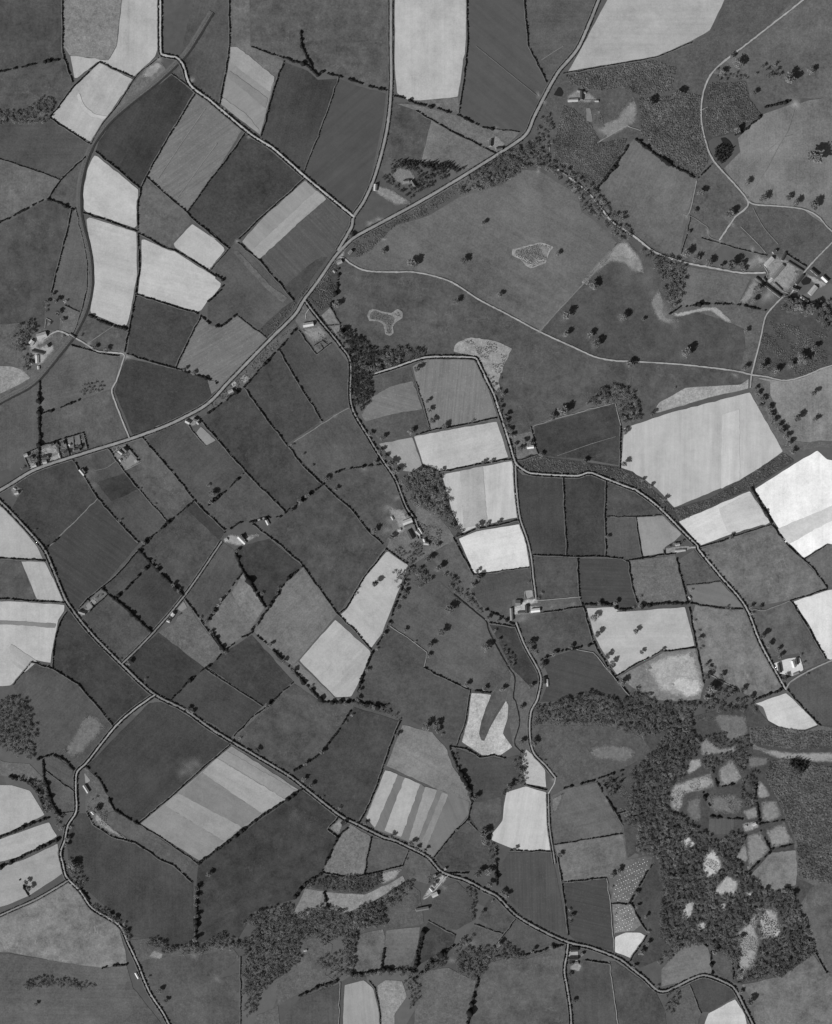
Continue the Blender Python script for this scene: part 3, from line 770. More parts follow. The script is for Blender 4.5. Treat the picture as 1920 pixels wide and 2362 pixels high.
W dec 3 5 .7 d6 440,1130 500,1160 500,1320 400,1320 400,1180
W scr .8 1.8 .35 a3 200,665 310,610 680,485 700,605 560,670 300,760
W scr .8 1.8 .35 a3 890,610 1005,585 1040,640 980,760
W scr .8 1.8 .3 b2 720,890 770,960 900,1150 970,1060 900,1000 760,960
W scr .8 1.8 .4 a5 700,830 860,860 860,960 1000,1080 860,1010 740,930
W scr 1 2.2 .4 b3 1680,1180 c3 30,1200 200,1250 200,1389 c4 80,60 b4 1650,80 b3 1700,1330
W scr .8 1.8 .35 c6 100,200 240,210 180,260 80,280
W scr .8 1.8 .5 d6 940,680 1160,470 1170,700 1120,900 980,1040
W scr .8 1.8 .45 d6 710,60 840,100 790,210 720,210
W scr .8 1.8 .35 d5 740,740 980,740 1050,800 1000,890 780,890
W scr .8 1.6 .3 d5 430,720 780,570 790,670 560,730 500,880
W scr 1 2 .35 d5 20,700 120,640 220,700 160,840 40,870
W scr 1 2.4 .5 d6 1170,460 1290,490 1310,640 1240,700 1160,700 1140,600
W dec 2.5 4.5 .85 a6 560,60 640,100 640,180 700,260 640,300 590,240 540,130
W dec 2.2 4 .8 a6 740,430 900,500 1000,590 1060,700 1030,720 960,590 780,490
W dec 2 3.8 .6 a6 1000,800 1060,830 1000,870
W dec 2.5 4.2 .6 b6 900,1090 1050,1040 1050,1075 760,1175
W dec 2.5 4.2 .8 b6 1120,690 1180,680 1160,1000 1100,1010
W dec 2.5 4.2 .75 b6 1160,990 1420,960 1640,960 1660,1010 1420,1000 1180,1030
W dec 2.2 4 .6 b6 1560,1050 1700,1000 1680,1200 1620,1280 1600,1160
W dec 2 3.6 .6 d6 380,830 450,780 500,810 420,900 330,930
W dec 2 3.8 .6 d6 920,700 960,700 960,1040 930,1040
W dec 2.5 4.5 .7 b4 1480,280 1620,250 1580,480 1500,600 1540,420
W dec 2 3.6 .6 b5 1160,10 1420,20 1520,90 1560,160 1400,80
# trees x,y,r
T c2 540,115,28 395,415,36 1140,360,24 1435,610,40 1225,850,48 1670,865,40 1205,1000,32 1410,1000,34 1450,1080,38 330,740,28 675,690,30 1720,1235,30 5,440,28
T d2 225,890,22 580,1140,50 140,1240,36 590,190,20 640,20,20 920,45,34 655,400,38 755,435,34 950,440,48 1010,450,34 850,455,24 570,360,38 1030,490,24 1050,980,26 1040,1270,30 1180,1260,36 1290,1300,36 1410,1245,32 1510,1200,50 1490,1170,34 1600,1110,38 1150,640,38 1110,740,28 1400,740,44 1480,790,44 1580,800,50
T b2 1415,340,24 1650,430,42 1040,765,32 1075,1000,36 1690,1280,34 1150,220,24
T d1 690,1190,32 940,1350,36 1060,1110,30 1190,1235,36 1450,1270,36 1390,1230,28 1610,900,70 1410,270,55 1570,220,32 990,160,42 860,230,34 1115,390,26 980,690,32 1600,1290,46 510,400,40 280,470,40 940,100,28
T c3 100,220,20 115,290,26 145,375,26 240,420,28 700,165,20 680,275,20 730,330,28 720,380,24 750,460,22 770,500,24 1190,290,46 1100,340,32 1680,465,26 1680,715,32 550,710,24 610,705,18 215,770,20 500,1225,28 575,1205,20 670,1190,20 870,545,26 920,555,24 845,600,26 1010,650,26 1355,705,26 1540,1310,20 800,570,20 455,385,16
T d3 1595,160,34 1470,350,38 1605,370,28 480,120,14 930,1305,22 390,1090,18 300,325,26 1130,120,24 1150,160,26 1180,210,26 1160,260,20 1230,285,30 1250,330,30 1280,380,32 1310,420,30 1340,460,30 1370,510,30 1400,560,30 1430,620,28 220,855,20 290,900,24 400,1005,24
T b3 1310,480,24 1410,510,28 1635,465,28 680,575,18 765,650,18 840,745,18 955,845,26 1035,920,22 810,975,26 750,1025,26 680,1095,26 1345,1255,32 1350,710,24 1390,620,28 1420,670,22 1480,720,40 1520,780,38 15,895,16 50,960,26 40,1030,20 1480,1310,28 180,1250,16
T a2 765,1110,26 865,1125,26 505,1025,18 535,745,18 435,685,20 385,745,20 380,785,18 460,740,28 480,830,28 510,890,20 380,820,16 1490,1285,20 1560,1315,22 400,920,18 650,1020,16
T a3 1670,895,16 1700,960,26 1700,1030,22 1245,1050,12 1130,925,12 965,1180,16 1160,1350,22 185,760,18 290,1255,14
T a4 1160,30,22 1230,190,15 1260,225,15 1400,370,22 1440,420,20 1440,615,12 1720,590,20 1665,660,20 1610,640,18 1700,750,22 970,970,12 1045,995,24 1175,1130,14 1525,1360,22 810,465,13 770,480,16 110,1290,20
T b4 1355,345,38 575,400,18 560,435,20 440,440,18 240,95,20 160,440,18 110,490,16 85,540,16 45,590,18 510,850,24 545,925,18 615,980,22 695,1060,24 735,1120,16 830,1190,18 490,1335,26 1585,430,24 1560,480,20 1520,570,18 1465,690,18 1580,735,20 1425,760,24 1360,890,16 1285,1055,20 1225,1215,20 1210,1285,24 1665,830,13 1210,400,13 1190,450,15 400,690,18 150,915,18 270,800,16 1020,1330,18 1110,1320,22 1250,1335,22 1340,1350,26 1400,1360,22
T c4 280,560,40 215,745,36 125,850,30 570,870,36 105,940,20 1010,440,18 1435,630,32 1465,760,32 1250,865,26 1110,915,28 1040,950,20 965,920,18 925,840,32 930,890,26 1020,1015,28 1540,935,28 1580,990,26 1550,1040,26 660,660,20 510,310,28 465,370,28 500,260,20 1600,510,26 1470,520,20 700,1205,26 410,1170,26 560,1200,24 855,1345,20 930,1180,24 1660,1150,32 190,230,38 110,160,32 180,50,22 580,640,20 640,740,18 670,810,20 985,485,16 1000,1215,12 905,350,16
T d4 170,740,28 215,905,22 375,895,20 635,665,16 670,745,18 680,800,26 690,880,18 735,1010,20 760,1030,20 785,1050,18 735,1110,32 855,1095,26 780,1200,50 745,1250,42 935,1230,28 1030,1210,30 1090,1270,24 1090,550,22 1165,550,20 1095,605,16 895,555,18 1190,780,32 1235,850,30 1310,890,26 1320,940,28 1360,1120,28 60,1140,28 205,470,16 205,540,20 15,510,20 740,145,12 610,420,14 150,555,14 1490,940,16 1510,1000,18 1540,1095,14 430,70,18 480,45,16 540,30,16
T a5 1515,45,20 1545,70,20 775,760,16 745,775,12 785,840,26 555,1080,24 545,1130,22 575,990,18
T b5 1525,255,26 1160,100,16 1110,155,12 920,385,26 790,485,22 775,610,24 830,655,24 925,755,14 1055,845,18 405,375,26 260,285,16 1270,960,22 1480,1060,26 1640,1120,26 1680,1160,22 690,545,18 1590,1260,14 20,1360,26
T c5 850,30,20 850,310,28 955,310,32 1035,465,13 480,750,32 550,1030,40 560,1100,32 1165,1215,24 420,950,12 330,1020,16 90,180,38 170,170,32 180,220,26 215,250,18 85,1170,20 20,1160,20 800,1175,22 760,660,32 850,540,26
T c6 1240,480,17 1250,530,24 1245,580,16 1240,1000,20 1275,1210,24 945,800,26 1090,780,20 540,500,20 620,410,14 700,340,28 730,360,26 600,270,26 590,165,36 510,180,36 640,100,20 160,270,22 1580,200,26 1640,165,24 1575,300,16 1600,515,12 680,750,30
T d6 175,335,24 185,445,20 250,525,24 270,650,17 268,740,26 215,810,26 355,890,18 160,930,26 455,205,20 515,210,20 1420,345,32 1350,310,26 1200,310,30 1480,540,26 1520,620,20 1080,1200,42 1010,1130,24 340,1090,18 800,790,36 960,910,18 1130,540,15 30,160,26 1010,690,30
T a6 250,295,28 225,250,22 600,110,38 1590,290,26 1590,360,26 1580,425,20 1590,510,26 1585,700,30 930,540,26 890,510,22 1010,580,18 1030,640,20 1045,700,18 1290,1110,26 1200,1010,18 1340,1190,22 300,1225,20
# buildings: kind tone width
B barn 200 22 c1 1215,462 1295,458
B barn 80 25 c1 1325,385 1325,455
B shed 150 16 c1 1290,380 1360,400
B house 90 24 c1 600,775 596,825
B house 100 26 c1 642,850 690,845
B shed 190 14 c1 1430,465 1460,465
B house 200 26 b1 1343,1130 1340,1180
B house 130 26 b1 1565,1110 1612,1105
B house 110 22 b1 1630,1100 1660,1148
B house 140 24 b2 1128,368 1152,343
B house 170 30 b2 1035,442 1072,425
B shed 160 18 b2 1005,500 1020,515
B house 222 32 b2 765,942 845,928
B barn 190 42 a2 298,1032 372,1008
B house 222 34 a2 245,1090 265,1062
B barn 90 20 a2 258,1142 350,1165
B shed 210 28 a2 298,1180 300,1240
B shed 160 24 a2 248,1228 262,1250
B house 120 24 a2 380,1092 392,1116
B shed 210 16 a2 308,1265 310,1290
B house 190 26 a3 200,662 216,656
B house 90 24 a3 242,682 262,676
B house 100 24 a3 282,694 300,688
B house 90 32 a3 338,684 388,670
B house 190 28 a3 345,718 375,710
B house 80 20 a3 412,574 432,566
B house 90 26 a3 456,592 472,578
B house 110 26 a3 492,568 512,560
B house 90 34 a3 515,645 550,632
B shed 180 20 a3 556,570 566,584
B house 100 26 a3 595,622 638,612
B house 80 24 a3 632,592 654,584
B shed 180 12 a3 470,640 482,676
B house 200 24 a3 262,748 290,738
B house 200 24 a3 118,965 148,958
B shed 190 12 a3 108,920 128,932
B house 205 20 a3 640,775 676,818
B house 90 20 a3 664,770 684,795
B house 180 24 a3 950,624 982,648
B house 110 26 a3 988,600 1016,628
B shed 190 18 a3 958,692 970,705
B shed 190 16 a3 1078,712 1096,700
B house 200 26 a3 1490,384 1522,402
B house 90 24 a3 1556,364 1576,378
B house 180 20 a3 1582,394 1596,410
B house 190 22 b3 165,158 200,140
B shed 215 20 b3 468,1180 486,1216
B barn 226 26 b3 245,1312 300,1366
B house 80 26 b3 268,1300 298,1336
B shed 200 22 b3 135,1342 156,1330
B shed 170 12 b3 400,1178 465,1160
B barn 215 34 b3 1560,1206 1634,1178
B shed 110 16 b3 1572,1236 1640,1208
B shed 205 14 b3 1690,1240 1716,1286
B house 215 20 b3 1730,1330 1740,1360
B shed 190 16 b3 1470,1150 1486,1176
B barn 85 34 b3 1604,1262 1640,1330
B shed 180 24 b3 1668,1266 1700,1296
B house 130 28 b3 1580,1150 1602,1140
B shed 200 20 b3 1520,1262 1545,1254
B house 238 24 c3 888,598 940,592
B barn 120 44 c4 796,522 834,522
B barn 150 22 c4 762,566 766,662
B shed 110 20 c4 814,602 870,598
B barn 80 28 c4 884,540 890,602
B barn 238 28 c4 920,586 990,578
B barn 70 28 c4 1028,1118 1028,1166
B shed 220 12 c4 1050,1134 1054,1190
B house 190 22 c4 62,44 100,48
B house 180 22 d4 480,58 512,52
B shed 200 15 d4 476,106 560,100
B shed 170 16 d4 610,76 640,74
B barn 80 25 d4 1308,1008 1320,1080
B barn 80 22 d4 1450,970 1456,1016
B shed 236 24 d4 1418,988 1434,1040
B shed 150 14 d4 1425,1098 1470,1080
B shed 170 18 d4 586,470 602,490
B shed 215 22 d2 1228,588 1262,560
B barn 95 16 d2 1180,560 1200,590
B shed 110 14 d2 1270,600 1330,660
B shed 90 14 d2 1380,430 1500,505
B barn 200 34 d2 1196,466 1256,402
B barn 80 18 d2 1328,420 1358,360
B barn 130 30 d2 1250,566 1340,462
B barn 100 18 d2 1118,560 1180,610
B barn 75 20 d2 1190,612 1318,712
B barn 80 18 d2 1442,612 1500,536
B barn 190 38 d2 1550,692 1602,630
B house 232 26 d2 1650,552 1692,592
B shed 200 18 d2 1480,712 1540,752
B barn 80 20 d2 1562,490 1620,540
B house 100 22 d2 1256,362 1284,344
B house 90 24 d2 1410,640 1460,660
B shed 190 22 d2 1225,590 1250,575
B house 150 24 a4 632,592 682,608
B house 232 24 a4 1376,628 1392,608
B barn 75 18 a4 1398,598 1368,652
B shed 210 18 a4 1338,664 1360,674
B barn 205 20 a5 678,660 714,718
B house 80 36 a5 765,862 798,846
B shed 215 18 a5 738,870 758,892
B house 80 32 b5 1070,975 1105,955
B house 180 18 c6 226,160 240,152
B house 150 20 c6 142,214 160,206
B shed 222 18 c6 112,310 134,334
B barn 210 32 c6 128,374 172,352
B barn 120 22 c6 0,486 100,468
B barn 75 34 c6 1240,806 1300,802
B barn 75 24 c6 1226,880 1300,876
B house 90 28 c6 1232,918 1254,914
B shed 150 22 c6 1282,918 1302,914
B house 130 22 c6 1320,850 1340,838
B shed 225 20 d5 1094,980 1122,968
B shed 190 16 d5 1030,992 1048,984
B shed 200 12 b6 768,806 792,802
B shed 190 16 b6 1664,484 1694,476
B shed 238 14 a6 1092,978 1116,1022
# wear patches tone alpha x,y,r
Q 205 .8 d2 55,300,45 d2 15,325,40
Q 150 .45 d2 60,400,110 d2 -60,380,90 d2 160,460,100 d2 260,560,90 d2 300,680,80 d2 -140,480,70 d2 340,790,70 d2 480,940,70
Q 180 .5 d2 400,850,50 d2 370,780,40 d2 430,895,40
Q 215 .85 d2 1155,415,40
Q 200 .6 d2 1110,430,55 d2 1070,450,50 d2 1110,610,40 d2 1220,700,70 d2 1070,700,40 d2 830,270,28 d2 1095,330,28 d2 740,190,25 d2 930,120,30 d2 570,65,28
Q 175 .7 d1 1100,1160,60 d1 1160,1100,45 d1 1450,490,60 d1 1060,1250,40
Q 215 .7 d1 1440,490,40
Q 190 .55 d4 1180,990,60 d4 1130,980,45 d4 1210,1040,50 d4 1250,1060,40 d4 1160,930,35
Q 170 .6 b3 1440,1080,50 b3 1460,1180,50 b3 1440,1260,50 b3 1250,770,35 b3 1520,880,35 b3 1520,1000,40 b3 1020,345,20 b3 910,385,20
Q 190 .7 a2 990,1170,40 a2 1020,1190,35 a2 710,1090,28
Q 150 .6 a5 1520,520,70 a5 1470,560,60 a5 1570,490,60
Q 185 .8 a1 1560,375,22 a1 1540,300,32 a1 1280,130,28 a1 1200,240,50 a1 610,1340,16
Q 195 .75 b1 145,240,16 b1 130,530,20 b1 335,745,22 b1 520,830,16 b1 800,1085,24 b1 790,1105,16
Q 185 .75 b2 235,265,24 b2 1410,250,22 b2 1300,120,34 b2 1370,90,34
Q 190 .7 c1 1020,475,28 c1 980,415,24 c1 640,690,30 c1 980,1025,24 c1 1020,890,30 c1 1500,700,50
Q 150 .5 a3 720,670,30 a3 700,830,50 a3 750,900,40 a3 740,790,40 a3 1170,545,30 a3 1145,690,26
Q 170 .6 c4 850,650,50 c4 1260,530,24 c4 1085,555,20 c4 920,130,28
Q 175 .65 c5 1525,790,22 c5 1640,1080,36 c5 1100,620,22
Q 170 .6 c6 230,310,30 c6 440,750,50 c6 470,1055,22 c6 1290,950,45 c6 290,890,40
Q 180 .5 a6 1250,830,45 a6 1560,840,45 b6 80,1030,40
Q 190 .6 c2 990,985,24 d3 960,20,26 d3 940,125,26
Q 130 .35 b5 800,1000,70 b5 700,900,60 d5 300,480,70 d5 80,620,60 b2 1400,600,80
# heaps
K 6.4 c6 1600,250 d6 80,120 280,60 270,120 110,400 c6 1580,410
K 6.2 c6 1600,460 1736,440 d6 120,450 180,560 130,640 c6 1600,670
'''
COL = {'a': 0, 'b': 480, 'c': 960, 'd': 1420}; ROW = {'1': 100, '2': 480, '3': 860, '4': 1240, '5': 1620, '6': 1960}
ZS = 1736/500.0
def pts(tokens):
    out = []; cx = cy = 0; z = ZS
    for t in tokens:
        if re.fullmatch('[a-e][1-6]', t):
            cx, cy, z = (0, 1476, 1.8083) if t == 'e1' else (COL[t[0]], ROW[t[1]], ZS); continue
        v = [float(q) for q in t.split(',')]
        out.append((cx+v[0]/z-960.0, 1181.0-(cy+v[1]/z), *[q/z for q in v[2:]]))
    return out
def splitl(tok, n): return tok[1:1+n], pts(tok[1+n:])
LINES = [l.split() for l in DATA.strip().splitlines() if l and not l.startswith('#')]

# ------------------------------------------------------------------ materials (a black-and-white print: every surface is a grey)
def newmat(name):
    m = bpy.data.materials.new(name); m.use_nodes = True
    n = m.node_tree.nodes; b = n['Principled BSDF']
    b.inputs['Roughness'].default_value = .95; b.inputs['Specular IOR Level'].default_value = .1
    return m, n, m.node_tree.links, b
def math_(n, l, op, a, b=None):
    q = n.new('ShaderNodeMath'); q.operation = op
    for i, s in enumerate((a, b)):
        if s is None: continue
        if isinstance(s, (int, float)): q.inputs[i].default_value = s
        else: l.new(s, q.inputs[i])
    return q.outputs[0]
def noise(n, l, vec, scale, detail=3, rough=.55, dist=0):
    q = n.new('ShaderNodeTexNoise'); q.inputs['Scale'].default_value = scale; q.inputs['Detail'].default_value = detail
    q.inputs['Roughness'].default_value = rough; q.inputs['Distortion'].default_value = dist
    l.new(vec, q.inputs['Vector']); return math_(n, l, 'SUBTRACT', q.outputs['Fac'], .5)
def varied(name, layers, angle=None, stretch=None, tone=None, bump=.0, spots=0.0, veins=0.0):
    """tone from the object's own colour times (1 + a sum of noise layers in metres)"""
    m, n, l, b = newmat(name)
    geo = n.new('ShaderNodeNewGeometry'); oi = n.new('ShaderNodeObjectInfo')
    off = n.new('ShaderNodeVectorMath'); off.operation = 'ADD'
    cmb = n.new('ShaderNodeCombineXYZ'); l.new(math_(n, l, 'MULTIPLY', oi.outputs['Random'], 900.0), cmb.inputs[0]); l.new(math_(n, l, 'MULTIPLY', oi.outputs['Random'], 370.0), cmb.inputs[1])
    l.new(geo.outputs['Position'], off.inputs[0]); l.new(cmb.outputs[0], off.inputs[1])
    v = off.outputs[0]; acc = None
    for sz, amp, det in layers:
        a = math_(n, l, 'MULTIPLY', noise(n, l, v, 1.0/sz, det), amp*2)
        acc = a if acc is None else math_(n, l, 'ADD', acc, a)
    if stretch:
        for along, across, amp in stretch:
            r = n.new('ShaderNodeVectorRotate'); r.rotation_type = 'Z_AXIS'; r.inputs['Angle'].default_value = -math.radians(angle)
            l.new(v, r.inputs['Vector'])
            s = n.new('ShaderNodeVectorMath'); s.operation = 'MULTIPLY'; s.inputs[1].default_value = (1/along, 1/across, .01)
            l.new(r.outputs[0], s.inputs[0])
            a = math_(n, l, 'MULTIPLY', noise(n, l, s.outputs[0], 1.0, 2, .5), amp*2)
            acc = math_(n, l, 'ADD', acc, a)
    if spots:
        f = noise(n, l, v, 1/4.5, 1, .4); f = math_(n, l, 'MULTIPLY', math_(n, l, 'GREATER_THAN', f, .15), spots)
        acc = math_(n, l, 'ADD', acc, f)
    if veins:
        f = math_(n, l, 'ABSOLUTE', noise(n, l, v, 1/38.0, 4, .6, .6)); f = math_(n, l, 'LESS_THAN', f, .009)
        g = math_(n, l, 'GREATER_THAN', noise(n, l, v, 1/75.0, 2), .03)
        acc = math_(n, l, 'ADD', acc, math_(n, l, 'MULTIPLY', math_(n, l, 'MULTIPLY', f, g), veins))
    fac = math_(n, l, 'MAXIMUM', math_(n, l, 'ADD', acc, 1.0), .25)
    if tone is None:
        sep = n.new('ShaderNodeSeparateColor'); l.new(oi.outputs['Color'], sep.inputs[0]); t = sep.outputs[0]
    else: t = tone
    val = math_(n, l, 'MULTIPLY', fac, t) if not isinstance(t, (int, float)) else math_(n, l, 'MULTIPLY', fac, t)
    val = math_(n, l, 'MINIMUM', val, .82)
    l.new(val, b.inputs['Base Color'])
    if bump:
        bp = n.new('ShaderNodeBump'); bp.inputs['Strength'].default_value = bump; bp.inputs['Distance'].default_value = .6
        l.new(noise(n, l, v, 1/2.2, 3), bp.inputs['Height']); l.new(bp.outputs[0], b.inputs['Normal'])
    return m
MC = {}
def fieldmat(style, edge=None, variant=0):
    k = style[0]; ang = -float(style[1:]) if len(style) > 1 else None
    if edge is not None and ang is None: ang = round(edge/15.0)*15 % 180
    key = (k, ang, variant)
    if key in MC: return MC[key]
    nm = f"_{len(MC)}"; ang = ang or 0
    if k == 'p':
        L = [[(150, .50, 3), (40, .40, 4), (10, .28, 3), (3.6, .44, 2)], [(120, .42, 3), (30, .50, 4), (8, .38, 3), (3.4, .42, 2)], [(180, .55, 3), (60, .36, 4), (13, .26, 3), (3.6, .42, 2)]][variant]
        S = [[(240, 5, .10)], [(120, 14, .14)], [(300, 4.2, .16), (160, 20, .14)]][variant]
        m = varied('pasture_grass'+nm, L, ang, S, bump=.3, veins=(.22, .3, .12)[variant])
    elif k in 'sq': m = varied('pale_tilled_soil'+nm, [(120, .22, 3), (45, .20, 4), (10, .13, 3), (3.4, .18, 2)], ang, [(260, 6, .09), (200, 24, .12)], veins=-.07)
    elif k == 'r': m = varied('row_crop'+nm, [(90, .2, 3), (24, .2, 4), (3.4, .22, 2)], ang, [(300, 6.5, .24), (120, 3.2, .22)], spots=.18)
    elif k == 'g': m = varied('streaky_crop'+nm, [(80, .12, 3), (26, .13, 4), (8, .08, 3), (3.4, .12, 2)], ang, [(240, 22, .20), (130, 9, .12), (90, 4, .08)])
    else: m = varied('rough_pasture'+nm, [(70, .28, 4), (20, .36, 4), (7, .40, 3), (3.2, .45, 2)], bump=.5, spots=.2)
    MC[key] = m; return m
def longest(P):
    best = max(range(len(P)), key=lambda i: math.hypot(P[i][0]-P[i-1][0], P[i][1]-P[i-1][1]))
    return math.degrees(math.atan2(P[best][1]-P[best-1][1], P[best][0]-P[best-1][0])) % 180
M_GROUND = None
M_ROAD = varied('worn_road_metal', [(40, .36, 3), (9, .26, 3), (2.5, .2, 2)])
M_VERGE = varied('verge_grass', [(20, .25, 3), (4, .3, 3)])
M_HEDGE = varied('hedge_twigs', [(6, .35, 3), (1.2, .5, 2)])
M_WALL = varied('bank_stone', [(8, .3, 3), (1.2, .4, 2)])
M_CROWN = varied('bare_tree_twigs', [(5, .35, 2), (1, .4, 2)])
M_MASS = varied('woodland_twigs', [(50, .9, 3), (13, .45, 2), (3, .15, 2)])
_n = M_MASS.node_tree.nodes; _l = M_MASS.node_tree.links; _b = _n['Principled BSDF']; _src = _b.inputs['Base Color'].links[0].from_socket
_a = _n.new('ShaderNodeAttribute'); _a.attribute_name = 'tone'; _l.new(math_(_n, _l, 'MULTIPLY', _src, _a.outputs['Fac']), _b.inputs['Base Color'])
M_BARK = varied('bark', [(2, .3, 3)], tone=.07)
M_ROOF = varied('roof_slates', [(4, .18, 3), (.8, .2, 2)])
M_HWALL = varied('rendered_wall', [(3, .15, 3)], tone=.5)
M_DARK = varied('dark_joinery', [(1, .2, 2)], tone=.04)
M_STEEL = varied('rail_steel', [(3, .2, 2)], tone=.3)
M_HEAP = varied('lime_heap', [(1, .2, 2)], tone=.72)
M_WATER, n_, l_, b_ = newmat('pond_water')
b_.inputs['Base Color'].default_value = (.018,)*3+(1,); b_.inputs['Roughness'].default_value = .12; b_.inputs['Specular IOR Level'].default_value = .5
# worn or sunny ground: thins out to nothing at its rim
M_WEAR, n_, l_, b_ = newmat('worn_or_sunny_ground')
oi = n_.new('ShaderNodeObjectInfo'); l_.new(oi.outputs['Color'], b_.inputs['Base Color'])
at = n_.new('ShaderNodeAttribute'); at.attribute_name = 'cover'
ge = n_.new('ShaderNodeNewGeometry')
nz = noise(n_, l_, ge.outputs['Position'], 1/9.0, 4, .65)
cv = math_(n_, l_, 'MULTIPLY', math_(n_, l_, 'ADD', at.outputs['Fac'], math_(n_, l_, 'MULTIPLY', nz, .6)), oi.outputs['Alpha'])
cl = n_.new('ShaderNodeClamp'); l_.new(math_(n_, l_, 'MULTIPLY', cv, at.outputs['Fac']), cl.inputs[0])
tr = n_.new('ShaderNodeBsdfTransparent'); mx = n_.new('ShaderNodeMixShader')
l_.new(cl.outputs[0], mx.inputs[0]); l_.new(tr.outputs[0], mx.inputs[1]); l_.new(b_.outputs[0], mx.inputs[2])
l_.new(mx.outputs[0], [q for q in n_ if q.type == 'OUTPUT_MATERIAL'][0].inputs['Surface'])

def softmat():
    m = varied('rough_patch_ground', [(26, .26, 4), (8, .34, 3), (3.2, .42, 2)], bump=.4, spots=.2)
    n = m.node_tree.nodes; l = m.node_tree.links; b = n['Principled BSDF']
    at = n.new('ShaderNodeAttribute'); at.attribute_name = 'cover'; ge = n.new('ShaderNodeNewGeometry')
    nz = math_(n, l, 'ADD', math_(n, l, 'MULTIPLY', noise(n, l, ge.outputs['Position'], 1/16.0, 4, .65), 1.5), math_(n, l, 'MULTIPLY', noise(n, l, ge.outputs['Position'], 1/4.0, 2, .6), .9))
    e = math_(n, l, 'ADD', math_(n, l, 'MULTIPLY', at.outputs['Fac'], 1.35), nz); e = math_(n, l, 'SUBTRACT', e, .12)
    cl = n.new('ShaderNodeClamp'); l.new(math_(n, l, 'MULTIPLY', e, math_(n, l, 'MINIMUM', math_(n, l, 'MULTIPLY', at.outputs['Fac'], 2.2), 1.0)), cl.inputs[0])
    tr = n.new('ShaderNodeBsdfTransparent'); mx = n.new('ShaderNodeMixShader')
    l.new(cl.outputs[0], mx.inputs[0]); l.new(tr.outputs[0], mx.inputs[1]); l.new(b.outputs[0], mx.inputs[2])
    l.new(mx.outputs[0], [q for q in n if q.type == 'OUTPUT_MATERIAL'][0].inputs['Surface'])
    return m
M_SOFT = softmat()
# ------------------------------------------------------------------ object helpers
def link(name, me, mat, parent=None, tone=None):
    o = bpy.data.objects.new(name, me); C.objects.link(o)
    if mat is not None and not me.materials: me.materials.append(mat)
    if parent is not None: o.parent = parent
    if tone is not None: o.color = (tone, tone, tone, 1)
    return o
def npmesh(name, V, F):            # V (n,3), F (m,k) of one polygon size
    V = np.asarray(V, np.float32); F = np.asarray(F, np.int32)
    me = bpy.data.meshes.new(name); me.vertices.add(len(V)); me.vertices.foreach_set('co', V.ravel())
    k = F.shape[1]; me.loops.add(F.size); me.loops.foreach_set('vertex_index', F.ravel())
    me.polygons.add(len(F)); me.polygons.foreach_set('loop_start', np.arange(0, F.size, k, dtype=np.int32))
    me.update(calc_edges=True); return me
def empty(name, loc, rz=0):
    o = bpy.data.objects.new(name, None); C.objects.link(o); o.location = loc; o.rotation_euler[2] = rz; o.empty_display_size = 2; return o

LM = [(165, 775, 'the railway bridge'), (85, 805, 'the railway farm'), (775, 600, 'the cottages at the road fork'), (712, 747, 'the white house below the road fork'),
 (150, 1040, 'the row of roadside gardens'), (565, 1240, 'the farm at the end of the straight track'), (945, 1205, 'the farm beside the round wood'),
 (1223, 1031, 'the lone white house at the lane bend'), (1795, 640, 'the big courtyard farm'), (1330, 232, 'the bright farm in the scrub'),
 (935, 420, 'the villa among dark conifers'), (1150, 345, 'the tiny farm on the straight road'), (1225, 1405, 'the farm with the long white barn'),
 (1815, 1535, 'the farm with the white yard'), (1570, 1268, 'the cottages beside the lane hedge'), (220, 1860, 'the lower left valley farm'),
 (790, 1905, 'the square walled roadside garden'), (1005, 2050, 'the hamlet at the road bend'), (1325, 2210, 'the junction farm near the bottom'),
 (1740, 1902, 'the ruin in the wood clearings'), (1665, 350, 'the twin dark ponds'), (890, 730, 'the three-armed thicket'), (1228, 588, 'the kite-shaped thicket'),
 (520, 1860, 'the broad striped field'), (1150, 1680, 'the dark tongue in the rough field'), (1450, 2030, 'the field of white heaps'), (183, 480, 'the railway bend'),
 (285, 818, 'the bright lane crossing'), (355, 1600, 'the lower left lane junction'), (1620, 1030, 'the great streaky pale field'), (1437, 562, 'the bright worn park corner'),
 (690, 300, 'the straight diagonal lane'), (570, 585, 'the pale two-tone strip'), (90, 250, 'the copse at the left edge'), (300, 190, 'the railway beside the pale field'),
 (880, 1600, 'the tree-lined brook bend'), (800, 1340, 'the tilted pale field with one tree'), (100, 1420, 'the white fields at the left edge'), (420, 2180, 'the wooded brook at the bottom'),
 (700, 2130, 'the bottom wood'), (900, 2010, 'the dense strip copse'), (1600, 2150, 'the quarry wood'), (1300, 1790, 'the wood-side pasture'), (1700, 1700, 'the heathy right-hand clearings'), (1125, 1450, 'the brook below the white barn'),
 (1700, 940, 'the tree-lined wedge'), (1620, 830, 'the park drive junction'), (440, 1180, 'the three hedgeside trees')]
LMW = [(x-960.0, 1181.0-y, s) for x, y, s in LM]
DIRN = ['right of', 'up-right of', 'above', 'up-left of', 'left of', 'down-left of', 'below', 'down-right of']
ORD = ['closest', 'second-closest', 'third-closest', 'fourth-closest', 'fifth-closest', 'sixth-closest', 'seventh-closest', 'eighth-closest', 'ninth-closest', 'tenth-closest']
LABELQ = {}
def later(o, adj, noun, cat, x, y, group=None):
    LABELQ.setdefault(noun, []).append((o, adj, x, y)); o['category'] = cat
    if group: o['group'] = group
